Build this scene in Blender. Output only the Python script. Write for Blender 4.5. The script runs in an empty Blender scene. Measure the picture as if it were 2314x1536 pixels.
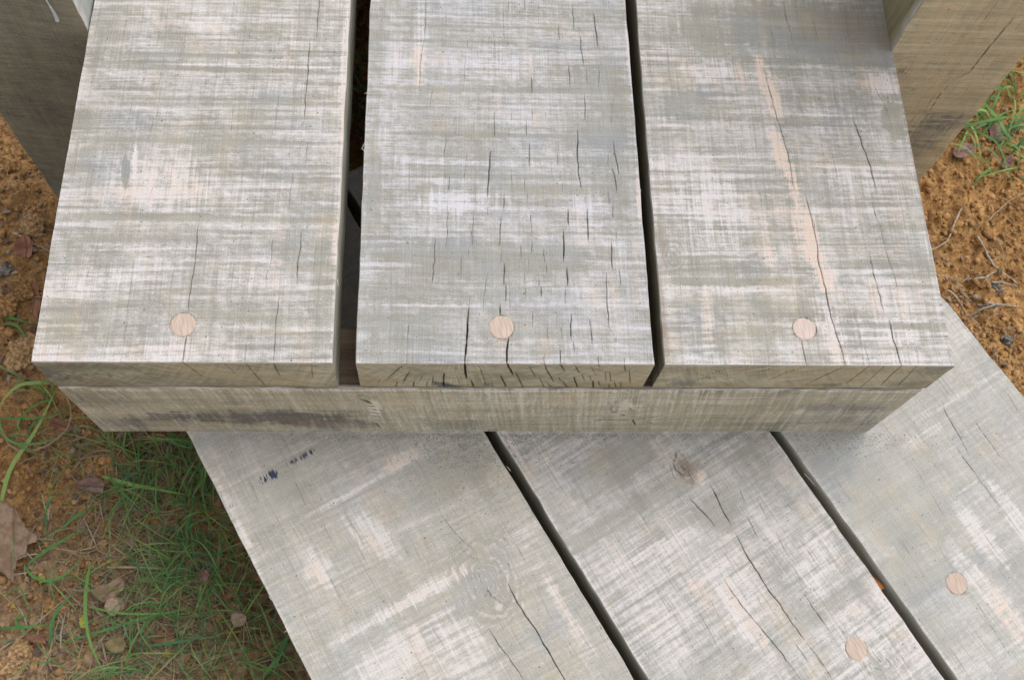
import bpy, math, random
import numpy as np
from mathutils import Matrix, Vector

random.seed(4)
RNG = np.random.default_rng(11)
scene = bpy.context.scene

# ------------------------------------------------------------------ camera
F = 2293.67                      # focal length in photo pixels (photo is 2314 px wide)
CAM = np.array([0.0592057, -0.2443065, 0.6358034])
R = np.array([[0.9977932, -0.0061634, -0.0661112],
              [-0.0194253, 0.9250217, -0.3794172],
              [0.0634928, 0.3798642, 0.9228607]])
cd = bpy.data.cameras.new('camera'); cam = bpy.data.objects.new('camera', cd)
scene.collection.objects.link(cam)
M = Matrix([list(R[0]) + [CAM[0]], list(R[1]) + [CAM[1]], list(R[2]) + [CAM[2]], [0, 0, 0, 1]])
cam.matrix_world = M
cd.sensor_fit = 'HORIZONTAL'; cd.sensor_width = 36.0; cd.lens = F / 2314 * 36
cd.clip_start = 0.02; cd.clip_end = 500
cd.dof.use_dof = True; cd.dof.focus_distance = 0.70; cd.dof.aperture_fstop = 22
scene.camera = cam

# ------------------------------------------------------------------ sky, sun, exposure
SUN_EL, SUN_AZ = math.radians(60), math.radians(62)     # azimuth clockwise from +y
w = bpy.data.worlds.new('World'); scene.world = w; w.use_nodes = True
nt = w.node_tree; bg = nt.nodes['Background']
sky = nt.nodes.new('ShaderNodeTexSky'); sky.sky_type = 'NISHITA'; sky.sun_disc = False
sky.sun_elevation = SUN_EL; sky.sun_rotation = SUN_AZ; sky.air_density = 1.0; sky.dust_density = 4.0
hs = nt.nodes.new('ShaderNodeHueSaturation'); hs.inputs['Saturation'].default_value = 0.10
nt.links.new(sky.outputs[0], hs.inputs['Color']); nt.links.new(hs.outputs[0], bg.inputs[0])
bg.inputs[1].default_value = 0.15
sl = bpy.data.lights.new('sun', 'SUN'); sl.energy = 0.62; sl.angle = math.radians(50); sl.color = (1.0, 0.985, 0.965)
sun = bpy.data.objects.new('sun', sl); scene.collection.objects.link(sun)
dv = Vector((math.sin(SUN_AZ) * math.cos(SUN_EL), math.cos(SUN_AZ) * math.cos(SUN_EL), math.sin(SUN_EL)))
sun.rotation_euler = dv.to_track_quat('Z', 'Y').to_euler()
scene.view_settings.view_transform = 'Standard'; scene.view_settings.look = 'None'
scene.view_settings.exposure = 0.28; scene.view_settings.gamma = 1.0
scene.render.engine = 'CYCLES'

# ------------------------------------------------------------------ dimensions (metres, top of the upper step is z = 0)
T = 0.04777                      # plank thickness
HB = 0.1017                      # bearer height
ZL = -T - HB                     # top of the lower step
ZG = -0.335                      # ground
TH = 0.52181                     # turn of the lower step
GW = 0.0003                      # metres per photo pixel on the upper step

def bp(u, v, z):
    """photo pixel -> point on the horizontal plane z"""
    d = R @ np.array([(u - 1157) / F, -(v - 768) / F, -1.0])
    s = (z - CAM[2]) / d[2]
    p = CAM + s * d
    return float(p[0]), float(p[1])
def bpy_front(u, v, y=0.0):
    d = R @ np.array([(u - 1157) / F, -(v - 768) / F, -1.0])
    s = (y - CAM[1]) / d[1]
    p = CAM + s * d
    return float(p[0]), float(p[2])

ZO = {1: (0, 0), 2: (750, 0), 3: (1514, 0), 4: (0, 500), 5: (750, 500), 6: (1514, 500), 7: (0, 1006), 8: (750, 1006), 9: (1514, 1006)}
def zp(z, x, y):
    return ZO[z][0] + x / 2.8925, ZO[z][1] + y / 2.8925

# ------------------------------------------------------------------ numpy noise
def _h(ix, iy, s):
    n = (ix.astype(np.int64) * 374761393 + iy.astype(np.int64) * 668265263 + s * 1442695041) & 0xffffffff
    n = ((n ^ (n >> 13)) * 1274126177) & 0xffffffff
    n = (n ^ (n >> 16)) & 0xffffffff
    return n / 4294967295.0
def vnoise(x, y, s=0):
    x = np.asarray(x, float); y = np.asarray(y, float)
    ix = np.floor(x); iy = np.floor(y); fx = x - ix; fy = y - iy
    fx = fx * fx * (3 - 2 * fx); fy = fy * fy * (3 - 2 * fy)
    a = _h(ix, iy, s); b = _h(ix + 1, iy, s); c = _h(ix, iy + 1, s); d = _h(ix + 1, iy + 1, s)
    return (a + (b - a) * fx) * (1 - fy) + (c + (d - c) * fx) * fy
def fbm(x, y, s=0, o=4):
    t = 0; a = .5; tot = 0
    for i in range(o):
        t = t + a * vnoise(x * 2 ** i, y * 2 ** i, s + i * 17); tot += a; a *= .5
    return t / tot
def worley(x, y, s=0):
    ix = np.floor(x); iy = np.floor(y); best = np.full(x.shape, 9.0); idv = np.zeros(x.shape)
    for dx in (-1, 0, 1):
        for dy in (-1, 0, 1):
            cx = ix + dx; cy = iy + dy
            px = cx + .15 + .7 * _h(cx, cy, s); py = cy + .15 + .7 * _h(cx, cy, s + 5)
            d = (x - px) ** 2 + (y - py) ** 2
            k = d < best; best = np.where(k, d, best); idv = np.where(k, _h(cx, cy, s + 9), idv)
    return np.sqrt(best), idv

# ------------------------------------------------------------------ node helpers
class NG:
    def __init__(s, name):
        s.m = bpy.data.materials.new(name); s.m.use_nodes = True
        s.t = s.m.node_tree; s.n = s.t.nodes; s.l = s.t.links
        s.b = s.n['Principled BSDF']; s.b.inputs['Roughness'].default_value = .85
        s.b.inputs['Specular IOR Level'].default_value = .25
    def put(s, sock, v):
        if isinstance(v, (int, float)): sock.default_value = v
        elif isinstance(v, tuple): sock.default_value = (*v, 1.0) if len(v) == 3 and sock.type == 'RGBA' else v
        else: s.l.new(v, sock)
    def coord(s, off=(0, 0, 0)):
        t = s.n.new('ShaderNodeTexCoord'); m = s.n.new('ShaderNodeVectorMath'); m.operation = 'ADD'
        s.l.new(t.outputs['Object'], m.inputs[0]); m.inputs[1].default_value = off
        return m.outputs[0]
    def sep(s, v):
        q = s.n.new('ShaderNodeSeparateXYZ'); s.l.new(v, q.inputs[0]); return q.outputs
    def comb(s, x, y, z=0.0):
        q = s.n.new('ShaderNodeCombineXYZ'); s.put(q.inputs[0], x); s.put(q.inputs[1], y); s.put(q.inputs[2], z); return q.outputs[0]
    def math(s, op, a, b=None, c=None, clamp=False):
        q = s.n.new('ShaderNodeMath'); q.operation = op; q.use_clamp = clamp; s.put(q.inputs[0], a)
        if b is not None: s.put(q.inputs[1], b)
        if c is not None: s.put(q.inputs[2], c)
        return q.outputs[0]
    def noise(s, vec, detail=2.0, rough=.5, scale=1.0):
        q = s.n.new('ShaderNodeTexNoise'); s.l.new(vec, q.inputs['Vector']); q.inputs['Scale'].default_value = scale
        q.inputs['Detail'].default_value = detail; q.inputs['Roughness'].default_value = rough; return q.outputs['Fac']
    def ss(s, v, a, b, o0=0.0, o1=1.0):
        q = s.n.new('ShaderNodeMapRange'); q.interpolation_type = 'SMOOTHSTEP'; s.put(q.inputs[0], v)
        q.inputs[1].default_value = a; q.inputs[2].default_value = b; q.inputs[3].default_value = o0; q.inputs[4].default_value = o1
        return q.outputs[0]
    def mix(s, f, a, b, mode='MIX'):
        q = s.n.new('ShaderNodeMix'); q.data_type = 'RGBA'; q.blend_type = mode; q.clamp_factor = True
        s.put(q.inputs[0], f); s.put(q.inputs[6], a); s.put(q.inputs[7], b); return q.outputs[2]
    def attr(s, name):
        q = s.n.new('ShaderNodeAttribute'); q.attribute_name = name; return q.outputs['Fac']
    def wsum(s, items):
        """weighted sum of centred noises"""
        acc = None
        for v, g in items:
            t = s.math('MULTIPLY_ADD', v, g, -.5 * g)
            acc = t if acc is None else s.math('ADD', acc, t)
        return acc
    def bump(s, h, strength, dist):
        q = s.n.new('ShaderNodeBump'); q.inputs['Strength'].default_value = strength; q.inputs['Distance'].default_value = dist
        s.l.new(h, q.inputs['Height']); s.l.new(q.outputs[0], s.b.inputs['Normal'])

def mat_face(name, seed, bias=0.0, saw=1.0, skew=0.0, contrast=1.0, grain=1.0, tint=(1.0, .983, .972), warm=0.0, patch=1.0,
             fresh=(.68, .65, .66), peach=(.71, .58, .495), dull=(.40, .388, .342), deep=(.305, .297, .258), slate=(.29, .315, .345)):
    """sawn weathered face: grey-green skin, pale where the sander touched the ridges left by the saw"""
    g = NG(name)
    P = g.coord((seed * 1.7, seed * .91, 0)); X, Y, Z = g.sep(P)
    wob = g.noise(g.comb(g.math('MULTIPLY', X, 9.0), g.math('MULTIPLY', Y, 5.0)), 2)
    wob = g.math('MULTIPLY_ADD', wob, .008, -.004)
    xx = g.math('ADD', X, wob)
    v = g.math('ADD', g.math('MULTIPLY_ADD', X, skew, Y), g.math('MULTIPLY', wob, .55))
    def st(ax, ay, d=2.0, r=.5, y=v, x=xx): return g.noise(g.comb(g.math('MULTIPLY', x, ax), g.math('MULTIPLY', y, ay)), d, r)
    sawA = st(13, 430, 2, .6); sawB = st(8, 235, 3, .6); sawC = st(3.5, 62, 3, .55)
    grA = st(620, 11, 3, .65, Y); grB = st(200, 6, 3, .6, Y); grC = st(58, 3.5, 2, .5, Y)
    pat = st(20, 26, 4, .55, Y, X); pat2 = st(9, 13, 3, .5, Y, X)
    fz = st(1600, 1300, 1, .5, Y, X)
    pf = st(150, 330, 4, .7, Y, X)
    W = g.attr('wht')
    brk = g.ss(g.wsum([(sawA, 1.2), (sawB, 1.0), (grA, 1.4), (grB, .8), (pf, .8)]), -.35, .30)
    def blot(n, k=1.0): return g.math('MULTIPLY', g.math('MULTIPLY', g.attr(n), k), g.math('MULTIPLY_ADD', brk, .85, .15), clamp=True)
    sawB2 = g.math('MULTIPLY_ADD', g.math('SUBTRACT', sawB, .5), g.math('MULTIPLY_ADD', g.ss(st(24, 30, 3, .6, Y), .38, .62), 1.5, .25), .5)
    flk = st(34, 70, 3, .6, g.math('MULTIPLY_ADD', X, 1.3, Y), X)
    s = g.wsum([(sawA, 1.25 * saw), (sawB2, 1.9 * saw), (sawC, 1.3 * saw), (grA, .62 * grain), (grB, .55 * grain), (grC, .8 * grain), (pat, 1.0 * patch), (pat2, .7 * patch), (flk, .8 * patch), (fz, .9), (pf, 1.7)])
    s = g.math('ADD', g.math('ADD', s, g.math('MULTIPLY', W, g.math('MULTIPLY_ADD', brk, 1.0, .5))), bias)
    m = g.ss(s, -.68 / contrast, .78 / contrast)
    base = g.mix(g.ss(g.wsum([(st(7, 120, 3, .6), 1.2), (st(40, 12, 3, .6, Y, X), 1.0), (fz, .5), (grA, .6)]), -.30, .40), deep, dull)
    base = g.mix(g.ss(g.wsum([(st(40, 9, 3, .6, Y), 1.2), (st(16, 60, 3, .6, Y, X), 1.0), (grC, .5)]), .02, .34, 0, .6), base, tuple(min(1, q * k) for q, k in zip(dull, (1.10, .97, .80))))
    base = g.mix(g.math('ADD', g.ss(st(15, 24, 3, .5, Y, X), .5, .74, 0, .6), blot('stn', .9)), base, slate)
    pale = g.mix(g.ss(g.wsum([(st(70, 8, 3, .6, Y, X), 1.3), (sawC, .6), (pat2, .8)]), .02, .36, 0, .6), fresh, peach)
    pale = g.mix(blot('tan'), pale, peach)
    mm = g.math('MULTIPLY', m, .95)
    col = g.mix(mm, base, pale)
    # thin dark fibre ticks and mill lines
    gm = g.ss(st(30, 14, 3, .6, Y), .40, .62, .15, 1.0)
    tick = g.math('MULTIPLY', g.ss(st(430, 13, 3, .65, Y), .58, .70, 0, .5), gm)
    col = g.mix(tick, col, (.24, .225, .19))
    ln = g.ss(st(7, 520, 2, .7), .63, .74, 0, .26 * saw)
    col = g.mix(ln, col, (.27, .28, .27))
    spk = g.ss(st(420, 420, 0, .5, Y, X), .80, .84, 0, .7)
    col = g.mix(spk, col, (.12, .11, .10))
    col = g.mix(blot('brn'), col, (.27, .18, .125))
    ik = g.ss(st(480, 75, 2, .6, Y), .46, .54, 0, .85)
    col = g.mix(g.math('MULTIPLY', g.attr('ink'), ik, clamp=True), col, (.05, .065, .115))
    hf = g.wsum([(st(760, 40, 2, .6, Y), .24), (st(1000, 1000, 2, .6, Y, X), .62)])
    col = g.mix(1.0, col, g.comb(*[g.math('ADD', hf, 1.0)] * 3), 'MULTIPLY')
    col = g.mix(1.0, col, tint, 'MULTIPLY')
    col = g.mix(g.math('MULTIPLY', g.attr('crk'), 1.0, clamp=True), col, (.055, .042, .03))
    g.l.new(col, g.b.inputs['Base Color'])
    hh = g.wsum([(sawA, 1.0 * saw), (sawB, .8 * saw), (grA, 1.0), (fz, .7), (pf, .8)])
    g.bump(hh, .7, .0007)
    return g.m

def mat_end(name, seed, pith=(.1, .05)):
    """sawn end grain (faces -y): olive tan, rays and growth rings, dirt along the foot"""
    g = NG(name); P = g.coord((seed * 2.3, 0, 0)); X, Y, Z = g.sep(P)
    ux = g.math('ADD', X, -pith[0] - seed * 2.3); uz = g.math('ADD', Z, -pith[1])
    r = g.math('SQRT', g.math('ADD', g.math('MULTIPLY', ux, ux), g.math('MULTIPLY', uz, uz)))
    r = g.math('ADD', r, g.math('MULTIPLY', g.noise(g.comb(g.math('MULTIPLY', X, 30), g.math('MULTIPLY', Z, 30)), 2), .006))
    q = g.math('ARCTAN2', ux, uz)
    ray = g.noise(g.comb(g.math('MULTIPLY', q, 90), g.math('MULTIPLY', r, 30)), 2, .6)
    ring = g.noise(g.comb(g.math('MULTIPLY', r, 330), g.math('MULTIPLY', q, 5)), 2, .6)
    blot = g.noise(g.comb(g.math('MULTIPLY', X, 22), g.math('MULTIPLY', Z, 60)), 4, .6)
    big = g.noise(g.comb(g.math('MULTIPLY', X, 9), g.math('MULTIPLY', Z, 25)), 2, .5)
    fz = g.noise(g.comb(g.math('MULTIPLY', X, 1500), g.math('MULTIPLY', Z, 1500)), 1, .5)
    c = g.mix(g.ss(g.wsum([(ray, 1.2), (ring, .85), (blot, 1.2), (fz, .6)]), -.4, .4), (.30, .28, .20), (.60, .555, .415))
    c = g.mix(g.ss(big, .42, .66, 0, .5), c, (.55, .44, .28))
    foot = g.ss(g.math('ADD', Z, g.math('MULTIPLY', g.math('SUBTRACT', blot, .5), .04)), -.052, -.030, .55, 0)
    c = g.mix(foot, c, (.38, .28, .15))
    c = g.mix(g.attr('stn'), c, (.10, .12, .125))
    c = g.mix(g.attr('wht'), c, (.55, .52, .46))
    c = g.mix(g.math('MULTIPLY', g.attr('crk'), 1.0, clamp=True), c, (.04, .03, .02))
    g.l.new(c, g.b.inputs['Base Color']); g.bump(g.wsum([(ray, 1), (fz, 1), (ring, .6)]), .5, .0005)
    return g.m

def mat_side(name, seed, c1=(.16, .15, .12), c2=(.34, .32, .27), hz=False):
    """long narrow face of a plank: brushed fibres along the length (local y)"""
    g = NG(name); P = g.coord((0, seed * 1.3, seed)); X, Y, Z = g.sep(P)
    a = g.noise(g.comb(g.math('MULTIPLY', Z, 700), g.math('MULTIPLY', Y, 22)), 2, .6)
    b = g.noise(g.comb(g.math('MULTIPLY', Z, 120), g.math('MULTIPLY', Y, 9)), 3, .6)
    f = g.noise(g.comb(g.math('MULTIPLY', Z, 1400), g.math('MULTIPLY', Y, 900)), 1, .6)
    c = g.mix(g.ss(g.wsum([(a, 1.0), (b, 1.2), (f, .7)]), -.35, .4), c1, c2)
    c = g.mix(g.attr('wht'), c, (.66, .63, .60))
    c = g.mix(g.math('MULTIPLY', g.attr('crk'), 1.0, clamp=True), c, (.05, .04, .03))
    g.l.new(c, g.b.inputs['Base Color']); g.bump(g.wsum([(a, 1), (f, 1)]), .5, .0005)
    return g.m

def mat_simple(name, c1, c2, scale, rough=.85, stretch=(1, 1, 1), bump=.0003, a=.38, b=.62):
    g = NG(name); X, Y, Z = g.sep(g.coord())
    v = g.comb(g.math('MULTIPLY', X, scale * stretch[0]), g.math('MULTIPLY', Y, scale * stretch[1]), g.math('MULTIPLY', Z, scale * stretch[2]))
    n = g.noise(v, 3, .6)
    g.l.new(g.mix(g.ss(n, a, b), c1, c2), g.b.inputs['Base Color']); g.b.inputs['Roughness'].default_value = rough
    if bump: g.bump(n, .6, bump)
    return g.m

# ------------------------------------------------------------------ mesh helpers
def link_mesh(name, V, Fc, mats, parent=None, mi=None, smooth=False, attrs=None, loopstarts=None):
    """V (n,3), Fc list/array of quads/tris (may be ragged)"""
    me = bpy.data.meshes.new(name)
    V = np.asarray(V, np.float32)
    if isinstance(Fc, np.ndarray):
        k = Fc.shape[1]; nf = len(Fc)
        loops = Fc.astype(np.int32).ravel(); starts = np.arange(0, nf * k, k, dtype=np.int32)
    else:
        loops = np.concatenate([np.asarray(f, np.int32).ravel() for f in Fc])
        lens = np.concatenate([np.full(len(f), f.shape[1]) if isinstance(f, np.ndarray) and f.ndim == 2 else np.array([len(f)]) for f in Fc])
        starts = np.concatenate([[0], np.cumsum(lens)[:-1]]).astype(np.int32); nf = len(starts)
    me.vertices.add(len(V)); me.vertices.foreach_set('co', V.ravel())
    me.loops.add(len(loops)); me.loops.foreach_set('vertex_index', loops)
    me.polygons.add(nf); me.polygons.foreach_set('loop_start', starts)
    for m in mats: me.materials.append(m)
    if mi is not None: me.polygons.foreach_set('material_index', np.asarray(mi, np.int32))
    me.polygons.foreach_set('use_smooth', np.full(nf, bool(smooth)))
    me.update(calc_edges=True)
    for k, a in (attrs or {}).items():
        at = me.attributes.new(k, 'FLOAT', 'POINT'); at.data.foreach_set('value', np.asarray(a, np.float32).ravel())
    me.validate()
    o = bpy.data.objects.new(name, me); scene.collection.objects.link(o)
    if parent is not None: o.parent = parent
    return o
def tag(o, label, cat, group=None, kind=None):
    if label: o['label'] = label
    if cat: o['category'] = cat
    if group: o['group'] = group
    if kind: o['kind'] = kind
    return o
def empty(name, loc=(0, 0, 0), rz=0):
    o = bpy.data.objects.new(name, None); scene.collection.objects.link(o); o.location = loc; o.rotation_euler = (0, 0, rz)
    o.empty_display_size = .05; return o

def stroke(CX, CY, A, pts, hw, soft, amp=1.0, seed=0, jit=.00024, tip=.35):
    """paint a tapering crack with polyline pts (local metres) of half width hw into arrays over the regular grid CX (1d) CY (1d)"""
    pts = [np.array(p, float) for p in pts]
    fine = []
    for a, b in zip(pts[:-1], pts[1:]):
        n = max(2, int(np.linalg.norm(b - a) / .004))
        for i in range(n): fine.append(a + (b - a) * i / n)
    fine.append(pts[-1]); fine = np.array(fine)
    L = np.concatenate([[0], np.cumsum(np.linalg.norm(np.diff(fine, axis=0), axis=1))]); tot = L[-1] + 1e-9
    rs = np.random.default_rng(seed)
    fine[1:-1] += rs.normal(0, jit, (len(fine) - 2, 2))
    for i in range(len(fine) - 1):
        a, b = fine[i], fine[i + 1]; pad = hw + soft + .0004
        x0, x1 = min(a[0], b[0]) - pad, max(a[0], b[0]) + pad; y0, y1 = min(a[1], b[1]) - pad, max(a[1], b[1]) + pad
        ii = np.nonzero((CX >= x0) & (CX <= x1))[0]; jj = np.nonzero((CY >= y0) & (CY <= y1))[0]
        if not len(ii) or not len(jj): continue
        gx, gy = np.meshgrid(CX[ii], CY[jj], indexing='ij')
        ab = b - a; t = np.clip(((gx - a[0]) * ab[0] + (gy - a[1]) * ab[1]) / (ab @ ab + 1e-12), 0, 1)
        d = np.hypot(gx - a[0] - t * ab[0], gy - a[1] - t * ab[1])
        u = (L[i] + t * np.linalg.norm(ab)) / tot
        taper = np.clip(np.minimum(u, 1 - u) / tip * 1.2 + .25, 0, 1)
        val = np.clip(1 - (d - hw * taper) / soft, 0, 1) * amp * (.45 + .55 * taper) * (.7 + .5 * _h(np.array(i), np.array(seed), 3))
        sub = A[np.ix_(ii, jj)]; A[np.ix_(ii, jj)] = np.maximum(sub, val)

def plank(name, W, Ln, Th, mats, cracks=(), blobs=(), ends=(), dense=None, dx=.0004, dy=.0015, seed=0, rag=.00035,
          burr=(.5, .5), plugs=(), rim=.35, saw_relief=.00012, parent=None, knots=(), rows=20, end_blobs=(), wedge=(0, 0, 0, 0)):
    """one board as a single closed mesh. local x across, y along, z up from the top face (z = 0) down to -Th.
    cracks (pts, width); blobs (attribute, x, y, rx, ry, rot, amp); ends = cracks on the y = 0 end (x, z)."""
    nx = int(round(W / dx)) + 1
    xs = np.linspace(0, W, nx)
    d0, d1 = dense or (0, Ln)
    seg = []
    if d0 > 0: seg.append(np.linspace(0, d0, max(3, int(d0 / .006)))[:-1])
    seg.append(np.linspace(d0, d1, int((d1 - d0) / dy)))
    if d1 < Ln: seg.append(np.linspace(d1, Ln, max(3, int((Ln - d1) / .006)))[1:])
    ys = np.concatenate(seg); ny = len(ys)
    A = {k: np.zeros((nx, ny)) for k in ('crk', 'wht', 'stn', 'tan', 'brn', 'ink')}
    for k, (pts, wd) in enumerate(cracks):
        wd *= .78
        stroke(xs, ys, A['crk'], pts, max(wd - .0003, .00006) * .5, .00036, min(.95, max(.20, wd / .00095)), seed * 100 + k)
    gx, gy = np.meshgrid(xs, ys, indexing='ij')
    nz = (fbm(gx * 60 + seed, gy * 60, seed, 3) - .5) + .8 * (fbm(gx * 500, gy * 45, seed + 2, 2) - .5) + .8 * (fbm(gx * 45, gy * 500, seed + 5, 2) - .5)
    for at, bx, by, rx, ry, rot, amp in blobs:
        c, s_ = math.cos(rot), math.sin(rot)
        u = ((gx - bx) * c + (gy - by) * s_) / rx; v = (-(gx - bx) * s_ + (gy - by) * c) / ry
        dd = np.sqrt(u * u + v * v) + nz * .9
        A[at] += amp * (1 - np.clip((dd - .55) / .7, 0, 1) ** 1) 
    for kx_, ky_, ra, rbk, per, wh, br in knots:
        u = (gx - kx_) / ra; v = (gy - ky_) / rbk; d = np.sqrt(u * u + v * v) + (fbm(gx * 90, gy * 70, seed + 61, 3) - .5) * .45
        fall = np.clip(1.15 - d, 0, 1) ** .7
        rg = np.sin(d * ra / per * 6.283)
        A['wht'] += wh * fall * rg - .25 * np.clip(1 - d * 1.6, 0, 1); A['brn'] += br * 1.6 * np.clip(1.2 - d * 1.2, 0, 1) * np.clip(fbm(gx * 260, gy * 260, seed + 68, 2) * 3 - .9, 0, 1)
        A['crk'] = np.maximum(A['crk'], .35 * np.clip((rg - .93) / .07, 0, 1) * fall * (fbm(gx * 200, gy * 200, seed + 66, 2) > .52))
    for px, py, pr in plugs:
        d = np.hypot(gx - px, gy - py)
        A['crk'] = np.maximum(A['crk'], np.clip(1 - np.abs(d - pr) / .0005, 0, 1) * (.10 + .55 * vnoise(np.arctan2(gy - py, gx - px) * 3 + 9, gx * 0, seed)))
        A['crk'] = np.where(d < pr - .0006, 0, A['crk'])
        A['tan'] += .3 * np.clip(1 - (d - pr) / .006, 0, 1)
    # edges: pale burr
    eL = np.exp(-gx / .0011) * burr[0] * (vnoise(gy * 90, gy * 0, seed + 3) * 1.6); eR = np.exp(-(W - gx) / .0011) * burr[1] * (vnoise(gy * 90, gy * 0, seed + 4) * 1.6)
    eF = np.exp(-gy / .0012) * rim * 1.5
    A['wht'] += eL + eR + eF
    Zt = -A['crk'] ** 1.3 * .0022
    Zt += (fbm(gx * 25, gy * 700, seed + 7, 2) - .5) * saw_relief * 2
    X = gx.copy(); Y = gy.copy()
    # wavering arrises
    kx = (gx / W - .5) * 2
    offL = (fbm(ys * 45, ys * 0 + 1, seed + 21, 4) - .5) * rag * 3.0; offR = (fbm(ys * 45, ys * 0 + 5, seed + 22, 4) - .5) * rag * 3.0
    fl = np.clip(1 - gx / .006, 0, 1); fr = np.clip(1 - (W - gx) / .006, 0, 1)
    X += fl * offL[None, :] + fr * offR[None, :]
    # taper: (left near, left far, right near, right far) shifts
    ty = gy / Ln
    X += (1 - gx / W) * (wedge[0] * (1 - ty) + wedge[1] * ty) + (gx / W) * (wedge[2] * (1 - ty) + wedge[3] * ty)
    Y += np.clip(1 - gy / .004, 0, 1) * ((fbm(gx * 120, gx * 0, seed + 31, 3) - .5) * rag * 1.2)
    V = [np.stack([X, Y, Zt], -1).reshape(-1, 3)]
    idx = np.arange(nx * ny).reshape(nx, ny)
    q = np.stack([idx[:-1, :-1], idx[1:, :-1], idx[1:, 1:], idx[:-1, 1:]], -1).reshape(-1, 4)
    loop = np.concatenate([idx[:, 0], idx[-1, 1:], idx[:-1, -1][::-1], idx[0, 1:-1][::-1]])
    outn = np.zeros((len(loop), 3)); P0 = V[0][loop]
    lx = gx.ravel()[loop]; ly = gy.ravel()[loop]
    outn[:, 0] = np.where(lx <= 0, -1, 0) + np.where(lx >= W, 1, 0); outn[:, 1] = np.where(ly <= 0, -1, 0) + np.where(ly >= Ln, 1, 0)
    nl = len(loop); faces = [q]; mi = [np.zeros(len(q), int)]
    at = {k: [a.ravel()] for k, a in A.items()}
    prev = loop; base = nx * ny
    zs = np.concatenate([[-.0009], np.linspace(-.0009, -Th, rows + 1)[1:]])
    front = ly <= 0
    # end cracks on grid (x, row)
    EC = np.zeros((nx, len(zs))); fz = -zs[::-1]
    EC2 = np.zeros((nx, len(zs)))
    for k, (pts, wd) in enumerate(ends):
        stroke(xs, fz, EC2, [(a, -b) for a, b in pts], max(wd - .0003, .0001) * .5, .0005, min(1, max(.3, wd / .0009)), seed * 77 + k, .0001)
    EC = EC2[:, ::-1]
    crk_top = A['crk'].ravel()[loop]
    for r, z in enumerate(zs):
        off = .00045
        P = P0.copy() + outn * off; P[:, 2] = z
        a_c = np.zeros(nl)
        a_c[:nx] = EC[:, r]
        if r < 1: a_c = np.maximum(a_c, crk_top * .8)
        P[:, 2] += 0
        P -= outn * (a_c ** 1.3 * .003)[:, None]
        wob = (fbm(lx * 60 + ly * 60, np.full(nl, z * 60), seed + 41, 2) - .5) * .0004
        P += outn * wob[:, None] * min(1, r)
        V.append(P); cur = base + np.arange(nl)
        f = np.stack([prev, cur, np.roll(cur, -1), np.roll(prev, -1)], -1)
        faces.append(f)
        isf = front & np.roll(front, -1)
        mi.append(np.where(isf, 1, 2))
        at['crk'].append(a_c)
        e = .0
        at['wht'].append(np.full(nl, .55 if r == 0 else 0.0) * (.5 + .9 * vnoise(lx * 120 + 3, ly * 120, seed + 51)))
        sb = np.zeros(nl)
        for bx, bz, rx, rz, amp in end_blobs:
            dd = np.sqrt(((lx - bx) / rx) ** 2 + ((z - bz) / rz) ** 2) + (vnoise(lx * 400, np.full(nl, z * 400), seed) - .5) * .9
            sb += np.where(front, amp * np.clip(1 - (dd - .5) / .7, 0, 1), 0)
        at['stn'].append(sb)
        for k in ('tan', 'brn', 'ink'): at[k].append(np.zeros(nl))
        prev = cur; base += nl
    faces = [np.concatenate(faces)]
    bot = prev[::-1].copy()
    fl_ = [faces[0], bot]
    mi = np.concatenate(mi + [np.array([2])])
    o = link_mesh(name, np.concatenate(V), fl_, mats, parent, mi, False, {k: np.concatenate(a) for k, a in at.items()})
    return o

exec_data = {}
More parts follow.
